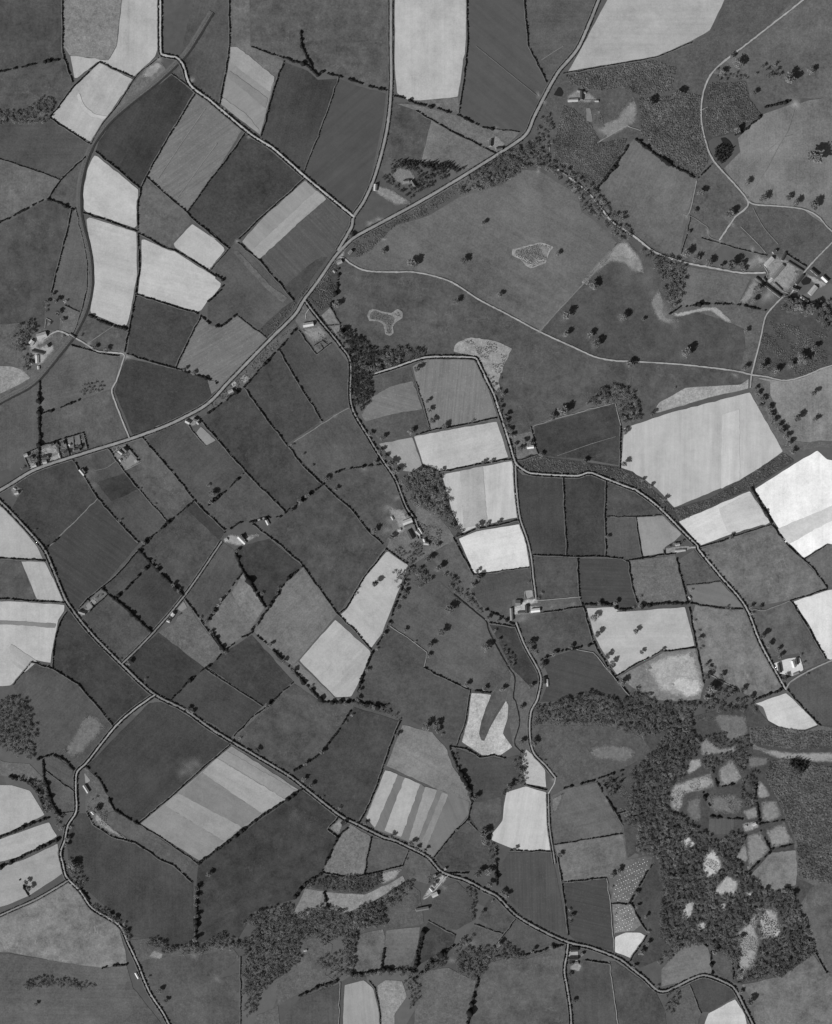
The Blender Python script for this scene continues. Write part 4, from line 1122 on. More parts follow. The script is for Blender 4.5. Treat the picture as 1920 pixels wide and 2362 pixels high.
def write_labels():
    for noun, L in LABELQ.items():
        xy = np.array([(q[2], q[3]) for q in L])
        used = set()
        for o, adj, x, y in L:
            best = None
            for lx, ly, s in LMW:
                d = math.hypot(x-lx, y-ly); sec = int(round(math.atan2(y-ly, x-lx)/(math.pi/4))) % 8
                dd = np.hypot(xy[:, 0]-lx, xy[:, 1]-ly); ss = np.round(np.arctan2(xy[:, 1]-ly, xy[:, 0]-lx)/(math.pi/4)).astype(int) % 8
                rank = int(((ss == sec) & (dd < d-1e-6)).sum())
                if rank > 9: continue
                lab = f"{adj}, {ORD[rank]} {noun.split('|')[0]} {DIRN[sec]} {s}"
                if lab in used or len(lab.split()) > 16: continue
                score = d*(1+.25*rank)
                if best is None or score < best[0]: best = (score, lab)
            lab = best[1] if best else f"{adj} far from other {noun}s"
            used.add(lab); o['label'] = lab

# ------------------------------------------------------------------ sheets that follow the terrain
def densify(P, step=14, jit=.9, closed=True, seed=0):
    r = np.random.default_rng(seed); out = []
    n = len(P)
    for i in range(n if closed else n-1):
        a = np.array(P[i][:2]); b = np.array(P[(i+1) % n][:2]); L = np.hypot(*(b-a)); k = max(1, int(L/step))
        nrm = np.array([-(b-a)[1], (b-a)[0]])/max(L, 1e-6)
        for q in range(k):
            p = a+(b-a)*q/k
            if q > 0: p = p+nrm*r.normal(0, jit*.6)
            out.append(tuple(p))
    if not closed: out.append(tuple(P[-1][:2]))
    return out
def chaikin(P, cut=5.0):
    out = []; n = len(P)
    for i in range(n):
        p = np.array(P[i][:2]); a = np.array(P[i-1][:2]); b = np.array(P[(i+1) % n][:2])
        la = np.hypot(*(a-p)); lb = np.hypot(*(b-p)); ca = min(cut, la*.35); cb = min(cut, lb*.35)
        out.append(tuple(p+(a-p)/max(la, 1e-6)*ca)); out.append(tuple(p*.7+.15*(p+(a-p)/max(la, 1e-6)*ca)+.15*(p+(b-p)/max(lb, 1e-6)*cb))); out.append(tuple(p+(b-p)/max(lb, 1e-6)*cb))
    return out
def inset(P, d):
    A = np.array([p[:2] for p in P]); 
    if np.dot(A[:, 0], np.roll(A[:, 1], -1))-np.dot(A[:, 1], np.roll(A[:, 0], -1)) < 0: A = A[::-1]
    e = np.roll(A, -1, 0)-np.roll(A, 1, 0); e /= np.maximum(np.hypot(e[:, 0], e[:, 1]), 1e-6)[:, None]
    return A, A+np.stack([-e[:, 1], e[:, 0]], 1)*d
def area(P):
    A = np.array([p[:2] for p in P]); return .5*abs(np.dot(A[:, 0], np.roll(A[:, 1], 1))-np.dot(A[:, 1], np.roll(A[:, 0], 1)))
def perim(P):
    A = np.array([p[:2] for p in P]); return np.hypot(*(A-np.roll(A, 1, 0)).T).sum()
def sheet(name, P, z, mat, parent=None, tone=None, soft=None):
    V = [Vector((p[0], p[1], 0)) for p in P]
    bm = bmesh.new(); lay = bm.verts.layers.float.new('cover') if soft else None
    if soft:
        O = [bm.verts.new(v) for v in V]; V = [Vector((p[0], p[1], 0)) for p in soft]
        bv = [bm.verts.new(v) for v in V]
        for v in bv: v[lay] = 1.0
        for i in range(len(O)):
            j = (i+1) % len(O)
            for t in ((O[i], O[j], bv[j]), (O[i], bv[j], bv[i])):
                a, b, c = (q.co for q in t); ar = (b.x-a.x)*(c.y-a.y)-(c.x-a.x)*(b.y-a.y)
                if ar > 1e-4: bm.faces.new(t)
    else: bv = [bm.verts.new(v) for v in V]
    tri = tessellate_polygon([V])
    for t in tri:
        a, b, c = (V[i] for i in t)
        ar = (b.x-a.x)*(c.y-a.y)-(c.x-a.x)*(b.y-a.y)
        if abs(ar) < 1e-4: continue
        try: bm.faces.new([bv[i] for i in (t if ar > 0 else t[::-1])])
        except ValueError: pass
    xs = [p[0] for p in P]; ys = [p[1] for p in P]
    def cut(no, lo, hi, den):
        for k in range(math.floor(lo/G), math.ceil(hi/G)+1):
            bmesh.ops.bisect_plane(bm, geom=bm.verts[:]+bm.edges[:]+bm.faces[:], dist=1e-4, plane_co=den(k*G), plane_no=no)
    cut((1, 0, 0), min(xs), max(xs), lambda q: (q, 0, 0)); cut((0, 1, 0), min(ys), max(ys), lambda q: (0, q, 0))
    d = [x-y for x, y in zip(xs, ys)]; cut((1, -1, 0), min(d), max(d), lambda q: (q, 0, 0))
    for v in bm.verts: v.co.z = H(v.co.x, v.co.y)+z
    me = bpy.data.meshes.new(name); bm.to_mesh(me); bm.free()
    return link(name, me, mat, parent, tone)
def smooth(P, step=6.0):
    A = np.array([p[:2] for p in P]); keep = [0]
    for i in range(1, len(A)):
        if np.hypot(*(A[i]-A[keep[-1]])) > 3: keep.append(i)
    A = A[keep]; out = []
    for i in range(len(A)-1):
        p0 = A[max(i-1, 0)]; p1 = A[i]; p2 = A[i+1]; p3 = A[min(i+2, len(A)-1)]
        L = np.hypot(*(p2-p1)); k = max(1, int(L/step))
        t1 = (p2-p0)*.5; t2 = (p3-p1)*.5
        m1 = np.hypot(*t1); m2 = np.hypot(*t2)
        if m1 > L: t1 = t1*L/m1
        if m2 > L: t2 = t2*L/m2
        for q in range(k):
            t = q/k; out.append((2*t**3-3*t**2+1)*p1+(t**3-2*t**2+t)*t1+(-2*t**3+3*t**2)*p2+(t**3-t**2)*t2)
    out.append(A[-1]); return np.array(out)
def normals(A):
    d = np.gradient(A, axis=0); d /= np.maximum(np.hypot(d[:, 0], d[:, 1]), 1e-6)[:, None]
    return np.stack([-d[:, 1], d[:, 0]], 1)
def ribbon(name, A, width, z, mat, parent=None, tone=None, jit=.12, seed=0, offset=0.0):
    r = np.random.default_rng(seed); N = normals(A); n = len(A)
    wl = width*.5*(1+r.normal(0, jit, n)); wr = width*.5*(1+r.normal(0, jit, n))
    rows = [A+N*(offset+wl)[:, None], A+N*offset, A+N*(offset-wr)[:, None]]
    V = np.concatenate([np.column_stack([q, Hn(q[:, 0], q[:, 1])+z]) for q in rows])
    i = np.arange(n-1); F = np.concatenate([np.stack([i+k*n, i+(k+1)*n, i+1+(k+1)*n, i+1+k*n], 1) for k in (0, 1)])
    me = npmesh(name, V, F); return link(name, me, mat, parent, tone)
def inside(P, x, y):
    x = np.asarray(x); y = np.asarray(y); c = np.zeros(x.shape, bool); n = len(P)
    for i in range(n):
        x1, y1 = P[i][:2]; x2, y2 = P[i-1][:2]
        if y1 == y2: continue
        q = ((y1 > y) != (y2 > y)) & (x < (x2-x1)*(y-y1)/(y2-y1)+x1); c ^= q
    return c

# ------------------------------------------------------------------ ground
k = np.arange(-100, 101)*G; X, Y = np.meshgrid(k, k); n = len(k)
V = np.column_stack([X.ravel(), Y.ravel(), hs(X, Y).ravel()])
jj, ii = np.meshgrid(np.arange(n-1), np.arange(n-1), indexing='ij'); a = (jj*n+ii).ravel()
F = np.concatenate([np.stack([a, a+1, a+n+1], 1), np.stack([a, a+n+1, a+n], 1)])
m, nn, ll, bb = newmat('open_country')
ge = nn.new('ShaderNodeNewGeometry'); vo = nn.new('ShaderNodeTexVoronoi'); vo.inputs['Scale'].default_value = 1/170.0; vo.inputs['Randomness'].default_value = .75
ll.new(ge.outputs['Position'], vo.inputs['Vector']); sp = nn.new('ShaderNodeSeparateColor'); ll.new(vo.outputs['Color'], sp.inputs[0])
cell = math_(nn, ll, 'MULTIPLY', math_(nn, ll, 'POWER', sp.outputs[0], 3.0), .03)
tn = math_(nn, ll, 'ADD', math_(nn, ll, 'ADD', cell, .075), math_(nn, ll, 'MULTIPLY', noise(nn, ll, ge.outputs['Position'], 1/15.0, 5, .65), .05))
ll.new(math_(nn, ll, 'MAXIMUM', tn, .03), bb.inputs['Base Color'])
g = link('ground', npmesh('ground', V, F), m); g['kind'] = 'structure'; g['label'] = 'open farmland running on past the edges of the survey'; g['category'] = 'ground'

# ------------------------------------------------------------------ fields and the plots inside them
FIELDS = []; SUBS = []; fz = .05
for tok in LINES:
    if tok[0] != 'F': continue
    (t, st), P = splitl(tok, 2); t = float(t); i = len(FIELDS)
    bright = t > 148
    if bright:
        P2 = inset(chaikin(P, 6), 1.6)[1]
        Q = densify([tuple(p) for p in P2], 13, .9, True, i)
    else: Q = densify(P, 13, .9, True, i)
    nm = {'p': 'pasture', 's': 'arable_field', 'r': 'row_crop_field', 'g': 'streaky_field', 'm': 'rough_ground'}[st[0]]
    o = sheet(nm, Q, fz, fieldmat(st, None if st[0] == 'm' else longest(P), i % 3 if st[0] == 'p' else 0), None, alb(t)); fz += .003
    A = np.array([p[:2] for p in P]); c = A.mean(0); c = np.clip(c, [-930, -1150], [930, 1075])
    tw = 'very dark' if t < 78 else 'dark' if t < 90 else 'mid-grey' if t < 108 else 'light grey' if t < 150 else 'pale' if t < 200 else 'almost white'
    noun = {'p': 'grass field', 's': 'tilled field', 'r': 'ridged field', 'g': 'streaky field', 'm': 'rough plot'}[st[0]]
    o['kind'] = 'structure'; later(o, f"{tw} {noun}", noun, 'field', c[0], c[1])
    FIELDS.append((o, P, t))
sz = .72
for tok in LINES:
    if tok[0] != 'S': continue
    (t, st), P = splitl(tok, 2); t = float(t); A = np.array([p[:2] for p in P]); c = A.mean(0)
    par = None
    for o, FP, ft in FIELDS:
        if bool(inside(FP, c[0], c[1])): par = o
    if par is None:
        par = min(FIELDS, key=lambda f: min(np.hypot(p[0]-c[0], p[1]-c[1]) for p in f[1]))[0]
    rough = st[0] == 'm'; st = 'm' if st == 'n' else st
    Q = densify(chaikin(P, 4), 5 if rough else 7, 2.0 if rough else 1.0, True, int(t)+len(SUBS))
    nm = 'rough_patch' if rough else 'grass_patch' if st[0] == 'p' else 'crop_strip'
    if rough:
        Qo, Qi = inset(densify(chaikin(P, 5), 6, .8, True, len(SUBS)), min(18.0, area(P)/perim(P)*.78))
        ext = inset(Qo, -2.5)[1]
        sheet(nm, [tuple(p) for p in ext], sz, M_SOFT, par, alb(t+(12 if 120 < t < 175 else 4)), soft=[tuple(p) for p in Qi])
    else: sheet(nm, Q, sz, fieldmat(st, None if st[0] == 'm' else longest(P)), par, alb(t))
    sz += .003
    SUBS.append((P, t, st))

# ------------------------------------------------------------------ roads, lanes, tracks, railway, water
ROADS = []; rz = 1.30
for tok in LINES:
    if tok[0] != 'R': continue
    (nm, wd, t, hg), P = splitl(tok, 4); wd = float(wd)*(.60 if float(wd) > 5.5 else .76); t = float(t); A = smooth(P, 5)
    if len(A) < 3: continue
    o = ribbon(nm, A, wd, rz, M_ROAD, None, alb(t), .12 if wd > 4 else .22, len(ROADS)); rz += .003
    if wd >= 3 and nm != 'path': ribbon('verge', A, wd+(2.6 if hg == '1' else 1.6), rz-.12, M_VERGE, o, alb(96), .2, len(ROADS)+50)
    c = A[len(A)//2]; o['kind'] = 'structure'
    later(o, {'road': 'broad pale metalled road', 'lane': 'narrow pale hedged lane', 'drive': 'pale curving park drive', 'track': 'thin pale farm track', 'path': 'faint worn footpath'}[nm], nm, nm, c[0], c[1])
    ROADS.append((A, wd, hg == '1'))
for tok in LINES:
    if tok[0] == 'A':
        (wd,), P = splitl(tok, 1); A = smooth(P, 4)
        o = ribbon('stream', A, float(wd), 1.28, M_WATER, None, None, .3, 5); o['kind'] = 'structure'; o['label'] = 'thin dark brook winding down the tree-lined valley'; o['category'] = 'stream'
    if tok[0] == 'P':
        P = pts(tok[1:]); A = np.array(P); c = A.mean(0)
        o = sheet('pond', densify(chaikin(P, 4), 5, .4), 1.25, M_WATER); o['kind'] = 'structure'; later(o, 'small dark pond', 'pond', 'pond', c[0], c[1])
    if tok[0] == 'L':
        A = smooth(pts(tok[1:]), 5); RAIL = A
        o = ribbon('railway', A, 5.2, 1.27, varied('track_ballast', [(10, .2, 3), (1.5, .35, 2)]), None, alb(96), .04, 3)
        o['kind'] = 'structure'; o['label'] = 'single railway line curving down the left side between pale fields'; o['category'] = 'railway'
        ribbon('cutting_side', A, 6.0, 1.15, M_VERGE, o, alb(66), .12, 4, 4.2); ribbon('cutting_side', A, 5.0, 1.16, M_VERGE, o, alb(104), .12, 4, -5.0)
        for s in (-.75, .75):
            N = normals(A); q = A+N*s; n = len(q); zz = Hn(q[:, 0], q[:, 1])
            Vv = np.concatenate([np.column_stack([q+N*.09, zz+1.3]), np.column_stack([q+N*.09, zz+1.5]), np.column_stack([q-N*.09, zz+1.5]), np.column_stack([q-N*.09, zz+1.3])])
            i = np.arange(n-1); Ff = np.concatenate([np.stack([i+k*n, i+1+k*n, i+1+(k+1)*n, i+(k+1)*n], 1) for k in range(3)])
            link('rail', npmesh('rail', Vv, Ff), M_STEEL, o)
        ns = int(len(A)*5/1.4); ts = np.linspace(0, len(A)-1.001, ns); i0 = ts.astype(int); fr = (ts-i0)[:, None]
        cc = A[i0]*(1-fr)+A[i0+1]*fr; N = normals(A)[i0]; T = np.stack([N[:, 1], -N[:, 0]], 1); zz = Hn(cc[:, 0], cc[:, 1])+1.33
        Vv = np.stack([np.column_stack([cc+N*su*1.3+T*sv*.13, zz]) for su, sv in ((1, 1), (-1, 1), (-1, -1), (1, -1))], 1).reshape(-1, 3)
        sl_ = link('sleepers', npmesh('sleepers', Vv, np.arange(len(Vv)).reshape(-1, 4)[:, ::-1]), M_DARK, o); sl_['kind'] = 'stuff'

# ------------------------------------------------------------------ worn ground at gates and yards, and painted sunny ground by the parkland trees
qz = 1.02
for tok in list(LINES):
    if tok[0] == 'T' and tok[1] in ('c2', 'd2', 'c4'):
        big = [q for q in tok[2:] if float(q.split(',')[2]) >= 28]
        if big: LINES.append(['Q', '150', '.62', tok[1]]+[f"{float(a)-.75*float(r)},{float(b)+.62*float(r)},{float(r)*1.0}" for a, b, r in (q.split(',') for q in big)])  # pale patch shifted sunward: worn ring with the tree's sunny side painted in
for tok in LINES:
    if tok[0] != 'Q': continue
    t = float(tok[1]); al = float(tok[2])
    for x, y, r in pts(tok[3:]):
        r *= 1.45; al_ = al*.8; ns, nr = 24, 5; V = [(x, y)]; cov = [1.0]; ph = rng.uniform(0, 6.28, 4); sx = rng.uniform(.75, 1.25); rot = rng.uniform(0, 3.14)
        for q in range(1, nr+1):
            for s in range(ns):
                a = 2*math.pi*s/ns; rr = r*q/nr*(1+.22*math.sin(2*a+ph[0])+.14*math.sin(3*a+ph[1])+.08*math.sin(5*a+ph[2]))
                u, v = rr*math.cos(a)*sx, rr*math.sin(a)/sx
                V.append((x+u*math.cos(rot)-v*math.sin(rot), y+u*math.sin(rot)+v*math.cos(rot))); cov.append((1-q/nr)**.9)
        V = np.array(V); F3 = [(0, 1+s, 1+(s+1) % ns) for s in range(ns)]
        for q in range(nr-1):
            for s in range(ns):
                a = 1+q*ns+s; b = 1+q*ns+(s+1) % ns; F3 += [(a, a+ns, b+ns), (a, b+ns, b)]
        me = npmesh('worn_or_sunny_ground', np.column_stack([V, Hn(V[:, 0], V[:, 1])+qz]), F3)
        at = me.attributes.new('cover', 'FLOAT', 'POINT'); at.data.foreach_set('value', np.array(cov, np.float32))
        o = link('worn_or_sunny_ground', me, M_WEAR); o.color = (alb(t),)*3+(al_*1.1,); o['kind'] = 'structure'; qz += .002
        later(o, 'pale trodden or sunny earth', 'worn patch', 'worn ground', x, y)

# ------------------------------------------------------------------ hedges
def ico():
    bm = bmesh.new(); bmesh.ops.create_icosphere(bm, subdivisions=1, radius=1); 
    V = np.array([v.co[:] for v in bm.verts]); F = np.array([[v.index for v in f.verts] for f in bm.faces]); bm.free(); return V, F
IV, IF = ico()
RG = {}
for q, (A, wd, hg) in enumerate(ROADS):
    for x, y in A: RG.setdefault((int(x//20), int(y//20)), []).append((x, y, wd, q))
def on_road(x, y, skip=-1, extra=.8):
    for a in (-1, 0, 1):
        for b in (-1, 0, 1):
            for rx, ry, wd, q in RG.get((int(x//20)+a, int(y//20)+b), ()):
                if q != skip and (rx-x)**2+(ry-y)**2 < (wd/2+extra)**2: return True
    return False
HST = {'t': (1.6, 1.6, 1.6, .03, 40), 'm': (2.35, 2.4, 1.9, .06, 34), 'k': (3.9, 3.9, 2.2, .06, 56), 'd': (3.0, 3.1, 2.1, .28, 48), 'b': (1.5, 1.0, 1.3, 0, 140)}
def hedge(A, style, skip=-1, noun='hedge', adj=None):
    wd, ht, step, gap, tone = HST[style]
    L = np.concatenate([[0], np.cumsum(np.hypot(*np.diff(A, axis=0).T))]); tot = L[-1]
    if tot < 8: return
    c = (float(np.interp(tot/2, L, A[:, 0])), float(np.interp(tot/2, L, A[:, 1])))
    ln = 'short' if tot < 70 else 'long' if tot > 190 else 'medium-length'
    if style == 'b':
        A = np.stack([np.interp(np.arange(0, tot, 4), L, A[:, 0]), np.interp(np.arange(0, tot, 4), L, A[:, 1])], 1); N = normals(A); n = len(A); zz = Hn(A[:, 0], A[:, 1])+.3
        q = [np.column_stack([A+N*u*(1+rng.normal(0, .15, n))[:, None], zz+v*(1+rng.normal(0, .15, n))]) for u, v in ((1.1, 0), (.5, 1.5), (-.5, 1.5), (-1.1, 0))]
        i = np.arange(n-1); Ff = np.concatenate([np.stack([i+k*n, i+(k+1)*n, i+1+(k+1)*n, i+1+k*n], 1) for k in range(3)])
        o = link('field_bank', npmesh('field_bank', np.concatenate(q), Ff), M_WALL, None, alb(tone))
        later(o, f'{ln} pale field bank', 'bank', 'field bank', *c, group='banks and hedges between fields'); return
    s = np.arange(0, tot, step); s = s+rng.normal(0, step*.2, len(s)); s = np.clip(s, 0, tot)
    x = np.interp(s, L, A[:, 0]); y = np.interp(s, L, A[:, 1])
    x += rng.normal(0, wd*.14, len(x)); y += rng.normal(0, wd*.14, len(x))
    g = np.sin(s/9+rng.uniform(0, 6))+np.sin(s/3.7+rng.uniform(0, 6))*.7+rng.normal(0, .35, len(s))
    keep = g > np.quantile(g, gap) if gap else np.ones(len(s), bool)
    keep &= np.array([not on_road(a, b, skip) for a, b in zip(x, y)])
    if keep.sum() < 3: return
    x, y, s = x[keep], y[keep], s[keep]; n = len(x)
    big = 1+np.clip(rng.normal(0, .25, n), -.4, .8)+(.35*np.maximum(0, np.sin(s/17+3)) if style in 'kd' else 0)
    if style in 'kd': big = np.where(rng.random(n) < .09, big*rng.uniform(1.4, 2.3, n), big)
    V = IV[None]*(1+rng.normal(0, .16, (n, len(IV), 3)))
    sx = wd*.5*big*1.25; sz_ = ht*.5*big
    V = V*np.stack([sx, sx, sz_], 1)[:, None]
    V += np.stack([x, y, Hn(x, y)+sz_*.9+.5], 1)[:, None]
    F = IF[None]+(np.arange(n)*len(IV))[:, None, None]
    o = link('hedge', npmesh('hedge', V.reshape(-1, 3), F.reshape(-1, 3)), M_HEDGE, None, alb(tone)*.8)
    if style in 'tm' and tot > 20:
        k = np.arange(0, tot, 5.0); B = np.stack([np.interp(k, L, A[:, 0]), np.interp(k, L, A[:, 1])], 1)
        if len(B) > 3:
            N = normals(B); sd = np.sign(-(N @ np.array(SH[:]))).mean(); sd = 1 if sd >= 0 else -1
            ribbon('painted_lit_bank', B, 1.7, 1.2+.0005*len(bpy.data.objects) % .06, M_VERGE, o, alb(110), .4, len(k), sd*(wd*.5+1.1))  # pale ribbon on the sunward side: the hedge bank's lit face put into colour
    later(o, adj or f"{ln} {({'t': 'thin', 'm': 'dark', 'k': 'thick shrubby', 'd': 'gappy'})[style]} hedge", noun, 'hedge', *c, group='banks and hedges between fields')
for tok in LINES:
    if tok[0] != 'H': continue
    (st,), P = splitl(tok, 1)
    hedge(np.array(densify(P, 12, 1.0, False, len(P))), st)
for q, (A, wd, hg) in enumerate(ROADS):
    if not hg: continue
    N = normals(A)
    for sd in (1, -1):
        B = A+N*sd*(wd/2+2.0)
        for k0 in range(0, len(B)-8, 100):
            seg = B[k0:k0+100]
            if np.abs(seg[:, 0]).min() > 1000 or seg[:, 1].min() > 1230 or seg[:, 1].max() < -1230: continue
            hedge(seg, 't' if wd >= 4.5 or wd < 2.7 else 'm', q, 'roadside hedge', 'dark roadside hedge')

# ------------------------------------------------------------------ trees
def crown(seed, n, size, kind='dec'):
    r = np.random.default_rng(seed)
    if kind == 'dec':
        nc = 12; u = r.normal(size=(nc, 3)); u /= np.linalg.norm(u, axis=1)[:, None]; u[:, 2] = np.abs(u[:, 2])*.9-.25
        cen = u*np.array([.62, .62, .55])*r.uniform(.55, 1.08, (nc, 1)); cr = r.uniform(.26, .46, nc)
        c = r.integers(0, nc, n); d = r.normal(size=(n, 3)); d /= np.linalg.norm(d, axis=1)[:, None]
        p = cen[c]+d*(cr[c]*r.uniform(.35, 1, n)**.6)[:, None]; p[:, 2] += 1.25
    else:
        h = r.uniform(0, 1, n)**1.3; a = r.uniform(0, 6.283, n); rr = (1-h)*.85*(.55+.45*r.random(n))*(1+.18*np.sin(a*5+seed))
        p = np.stack([rr*np.cos(a), rr*np.sin(a), .35+h*2.75], 1)
    e1 = r.normal(size=(n, 3))*np.array([1, 1, .55]); e1 /= np.linalg.norm(e1, axis=1)[:, None]
    e2 = np.cross(r.normal(size=(n, 3))*np.array([.45, .45, 1]), e1); e2 /= np.linalg.norm(e2, axis=1)[:, None]
    s = (size*r.uniform(.6, 1.3, n))[:, None]; e1 = e1*s; e2 = e2*s*.62
    V = np.stack([p+e1, p+e2*.9, p-e1, p-e2], 1).reshape(-1, 3)
    return V, np.arange(4*n).reshape(n, 4)
def limb(a, b, ra, rb, k=6):
    a = np.array(a, float); b = np.array(b, float); d = (b-a)/np.linalg.norm(b-a)
    u = np.cross(d, [.3, .9, .1]); u /= np.linalg.norm(u); v = np.cross(d, u); t = np.arange(k)*2*math.pi/k
    ring = np.cos(t)[:, None]*u+np.sin(t)[:, None]*v
    V = np.concatenate([a+ring*ra, b+ring*rb]); F = [(i, (i+1) % k, k+(i+1) % k, k+i) for i in range(k)]
    return V, np.array(F)
def trunk(seed):
    r = np.random.default_rng(seed); parts = [limb((0, 0, -.05), (.02, .01, .7), .085, .06)]
    for q in range(7):
        a = q*2*math.pi/7+r.uniform(-.4, .4); z0 = r.uniform(.45, .7); o = r.uniform(.35, .7)
        parts.append(limb((.01, .01, z0), (o*math.cos(a), o*math.sin(a), r.uniform(1.1, 1.8)), .04, .012, 4))
    Vs = []; Fs = []; o = 0
    for V, F in parts: Vs.append(V); Fs.append(F+o); o += len(V)
    return npmesh('trunk', np.concatenate(Vs), np.concatenate(Fs))
CROWN = [npmesh('crown', *crown(s, 420, .15)) for s in range(8)]; CONE = [npmesh('crown', *crown(50+s, 380, .16, 'con')) for s in range(3)]
TRUNK = [trunk(s) for s in range(4)]
for me in CROWN+CONE: me.materials.append(M_CROWN)
for me in TRUNK: me.materials.append(M_BARK)
TREES = []
for tok in LINES:
    if tok[0] == 'T': TREES += pts(tok[1:])
TREES = [(x-.42*r, y-.35*r, r) for x, y, r in TREES]
TREES.sort(key=lambda q: -q[2])
def crown_tone(con=False): return (.03 if con else .14)*float(rng.uniform(.7, 1.35))
for i, (x, y, r) in enumerate(TREES[:300]):
    o = empty('tree', (x, y, H(x, y)+.3), rng.uniform(0, 6.28)); sc_ = r*float(rng.uniform(.92, 1.1)); o.scale = (sc_, sc_, sc_*float(rng.uniform(.9, 1.1)))
    link('trunk', TRUNK[i % 4], None, o); link('crown', CROWN[i % 8], None, o, crown_tone())
    sz_w = 'very large' if r > 11 else 'large' if r > 8 else 'medium' if r > 5.5 else 'small'
    later(o, f'{sz_w} bare tree', 'tree', 'tree', x, y, group='trees standing in the fields and hedgerows')

# woods: crowns by the thousand, one mass each
def build_mass(name, items, label, cat='woodland'):
    Vs = []; Fs = []; Ts = []; base = 0
    LOD = {'dec': [crown(100+s, 96, .155) for s in range(6)], 'con': [crown(120+s, 80, .27, 'con') for s in range(4)], 'eve': [crown(160+s, 130, .16) for s in range(5)], 'scr': [crown(140+s, 20, .42) for s in range(6)]}
    TV, TF = limb((0, 0, 0), (0, 0, 1.3), .08, .04, 4)
    by = {}
    for kd, x, y, r in items: by.setdefault((kd, int(rng.integers(0, 6)) % len(LOD[kd])), []).append((x, y, r))
    for (kd, vi), L in by.items():
        V, F = LOD[kd][vi]
        if kd != 'scr': F = np.concatenate([F, TF+len(V)]); V = np.concatenate([V, TV])
        else: V = (V-np.array([0, 0, .75]))*np.array([1, 1, .75])
        A = np.array(L); n = len(A); a = rng.uniform(0, 6.28, n); ca, sa = np.cos(a), np.sin(a); r = A[:, 2]
        W = np.empty((n, len(V), 3)); W[:, :, 0] = (V[None, :, 0]*ca[:, None]-V[None, :, 1]*sa[:, None])*r[:, None]+A[:, :1]
        W[:, :, 1] = (V[None, :, 0]*sa[:, None]+V[None, :, 1]*ca[:, None])*r[:, None]+A[:, 1:2]
        W[:, :, 2] = V[None, :, 2]*(r*rng.uniform(.7, 1.05, n))[:, None]+Hn(A[:, 0], A[:, 1])[:, None]+.4
        tv = np.clip(rng.normal(1, .2, n), .4, 2.0)*({'con': .16, 'eve': .3}.get(kd, 1)); Ts.append(np.repeat(tv, len(V)))
        Vs.append(W.reshape(-1, 3)); Fs.append((F[None]+(np.arange(n)*len(V))[:, None, None]).reshape(-1, 4)+base); base += n*len(V)
    me = npmesh(name, np.concatenate(Vs), np.concatenate(Fs)); at = me.attributes.new('tone', 'FLOAT', 'POINT'); at.data.foreach_set('value', np.concatenate(Ts).astype(np.float32))
    return me
nw = 0
for tok in LINES:
    if tok[0] != 'W': continue
    (kd, r0, r1, cov), P = splitl(tok, 4); r0, r1, cov = float(r0), float(r1), float(cov)
    if kd == 'dec': r0 *= 1.12; r1 *= 1.3
    A = np.array([p[:2] for p in P]); lo, hi = A.min(0), A.max(0)
    rm = (r0+r1)/2; target = int(area(P)*cov/(math.pi*rm*rm*.62)); tries = target*12
    X = rng.uniform(lo[0], hi[0], tries); Y = rng.uniform(lo[1], hi[1], tries); ok = inside(P, X, Y)
    if kd != 'scr':
        for SP, t, st in SUBS:
            if t >= 105: ok &= ~inside(SP, X+rng.normal(0, 2.6, tries), Y+rng.normal(0, 2.6, tries))
    X, Y = X[ok], Y[ok]; cell = {}; items = []
    clump = np.sin(X/13+nw)*np.sin(Y/11+1.3*nw)+.6*np.sin((X+Y)/7.3)
    RR = np.sort(r0*.75+(r1*1.12-r0*.75)*rng.random(len(X))**1.4)[::-1]; g2 = r1*1.15; tight = .50 if cov > .7 else .68; covered = 0.0
    for x, y, c, r in zip(X, Y, clump, RR):
        if covered >= area(P)*cov*(1.9 if cov > .7 else 1.5): break
        if cov < .7 and c < -.9+(.7-cov)*2.2: continue
        if kd == 'scr' and c < -.3 and rng.random() < .75: continue
        kx, ky = int(x//g2), int(y//g2)
        if any((x-u)**2+(y-v)**2 < ((r+q)*tight)**2 for a in (-1, 0, 1) for b in (-1, 0, 1) for u, v, q in cell.get((kx+a, ky+b), ())): continue
        if on_road(x, y, -1, 1.0): continue
        cell.setdefault((kx, ky), []).append((x, y, r)); covered += math.pi*r*r
        k2 = kd if kd != 'mix' else ('con' if rng.random() < .35 else 'dec')
        items.append((k2, x, y, float(r)))
    if len(items) < 3: continue
    nm = {'dec': 'woodland', 'mix': 'woodland', 'eve': 'evergreen_wood', 'con': 'conifer_plantation', 'scr': 'scrub'}[kd]
    me = build_mass(nm, items, '')
    c = A.mean(0); dk = .76 if c[1] < -300 and kd != 'scr' else .85 if kd != 'scr' else 1.0      # the valley woods are darker
    o = link(nm, me, M_MASS, None, {'dec': .135, 'mix': .13, 'con': .19, 'eve': .16, 'scr': .115}[kd]*dk); o['kind'] = 'stuff'; nw += 1
    c = A.mean(0); later(o, {'dec': 'mass of bare grey woodland', 'mix': 'mass of mixed dark woodland', 'con': 'mass of very dark conifers', 'eve': 'mass of dark round evergreens', 'scr': 'mass of low grey scrub'}[kd], {'dec': 'wood', 'mix': 'wood', 'con': 'conifer clump', 'eve': 'evergreen clump', 'scr': 'scrub'}[kd], 'scrub' if kd == 'scr' else 'wood', c[0], c[1])
o = link('hedgerow_saplings', build_mass('hedgerow_saplings', [('dec', x, y, r) for x, y, r in TREES[300:]], ''), M_MASS, None, .18); o['kind'] = 'stuff'
o['label'] = 'small scattered saplings along the hedges of the whole farmland'; o['category'] = 'saplings'

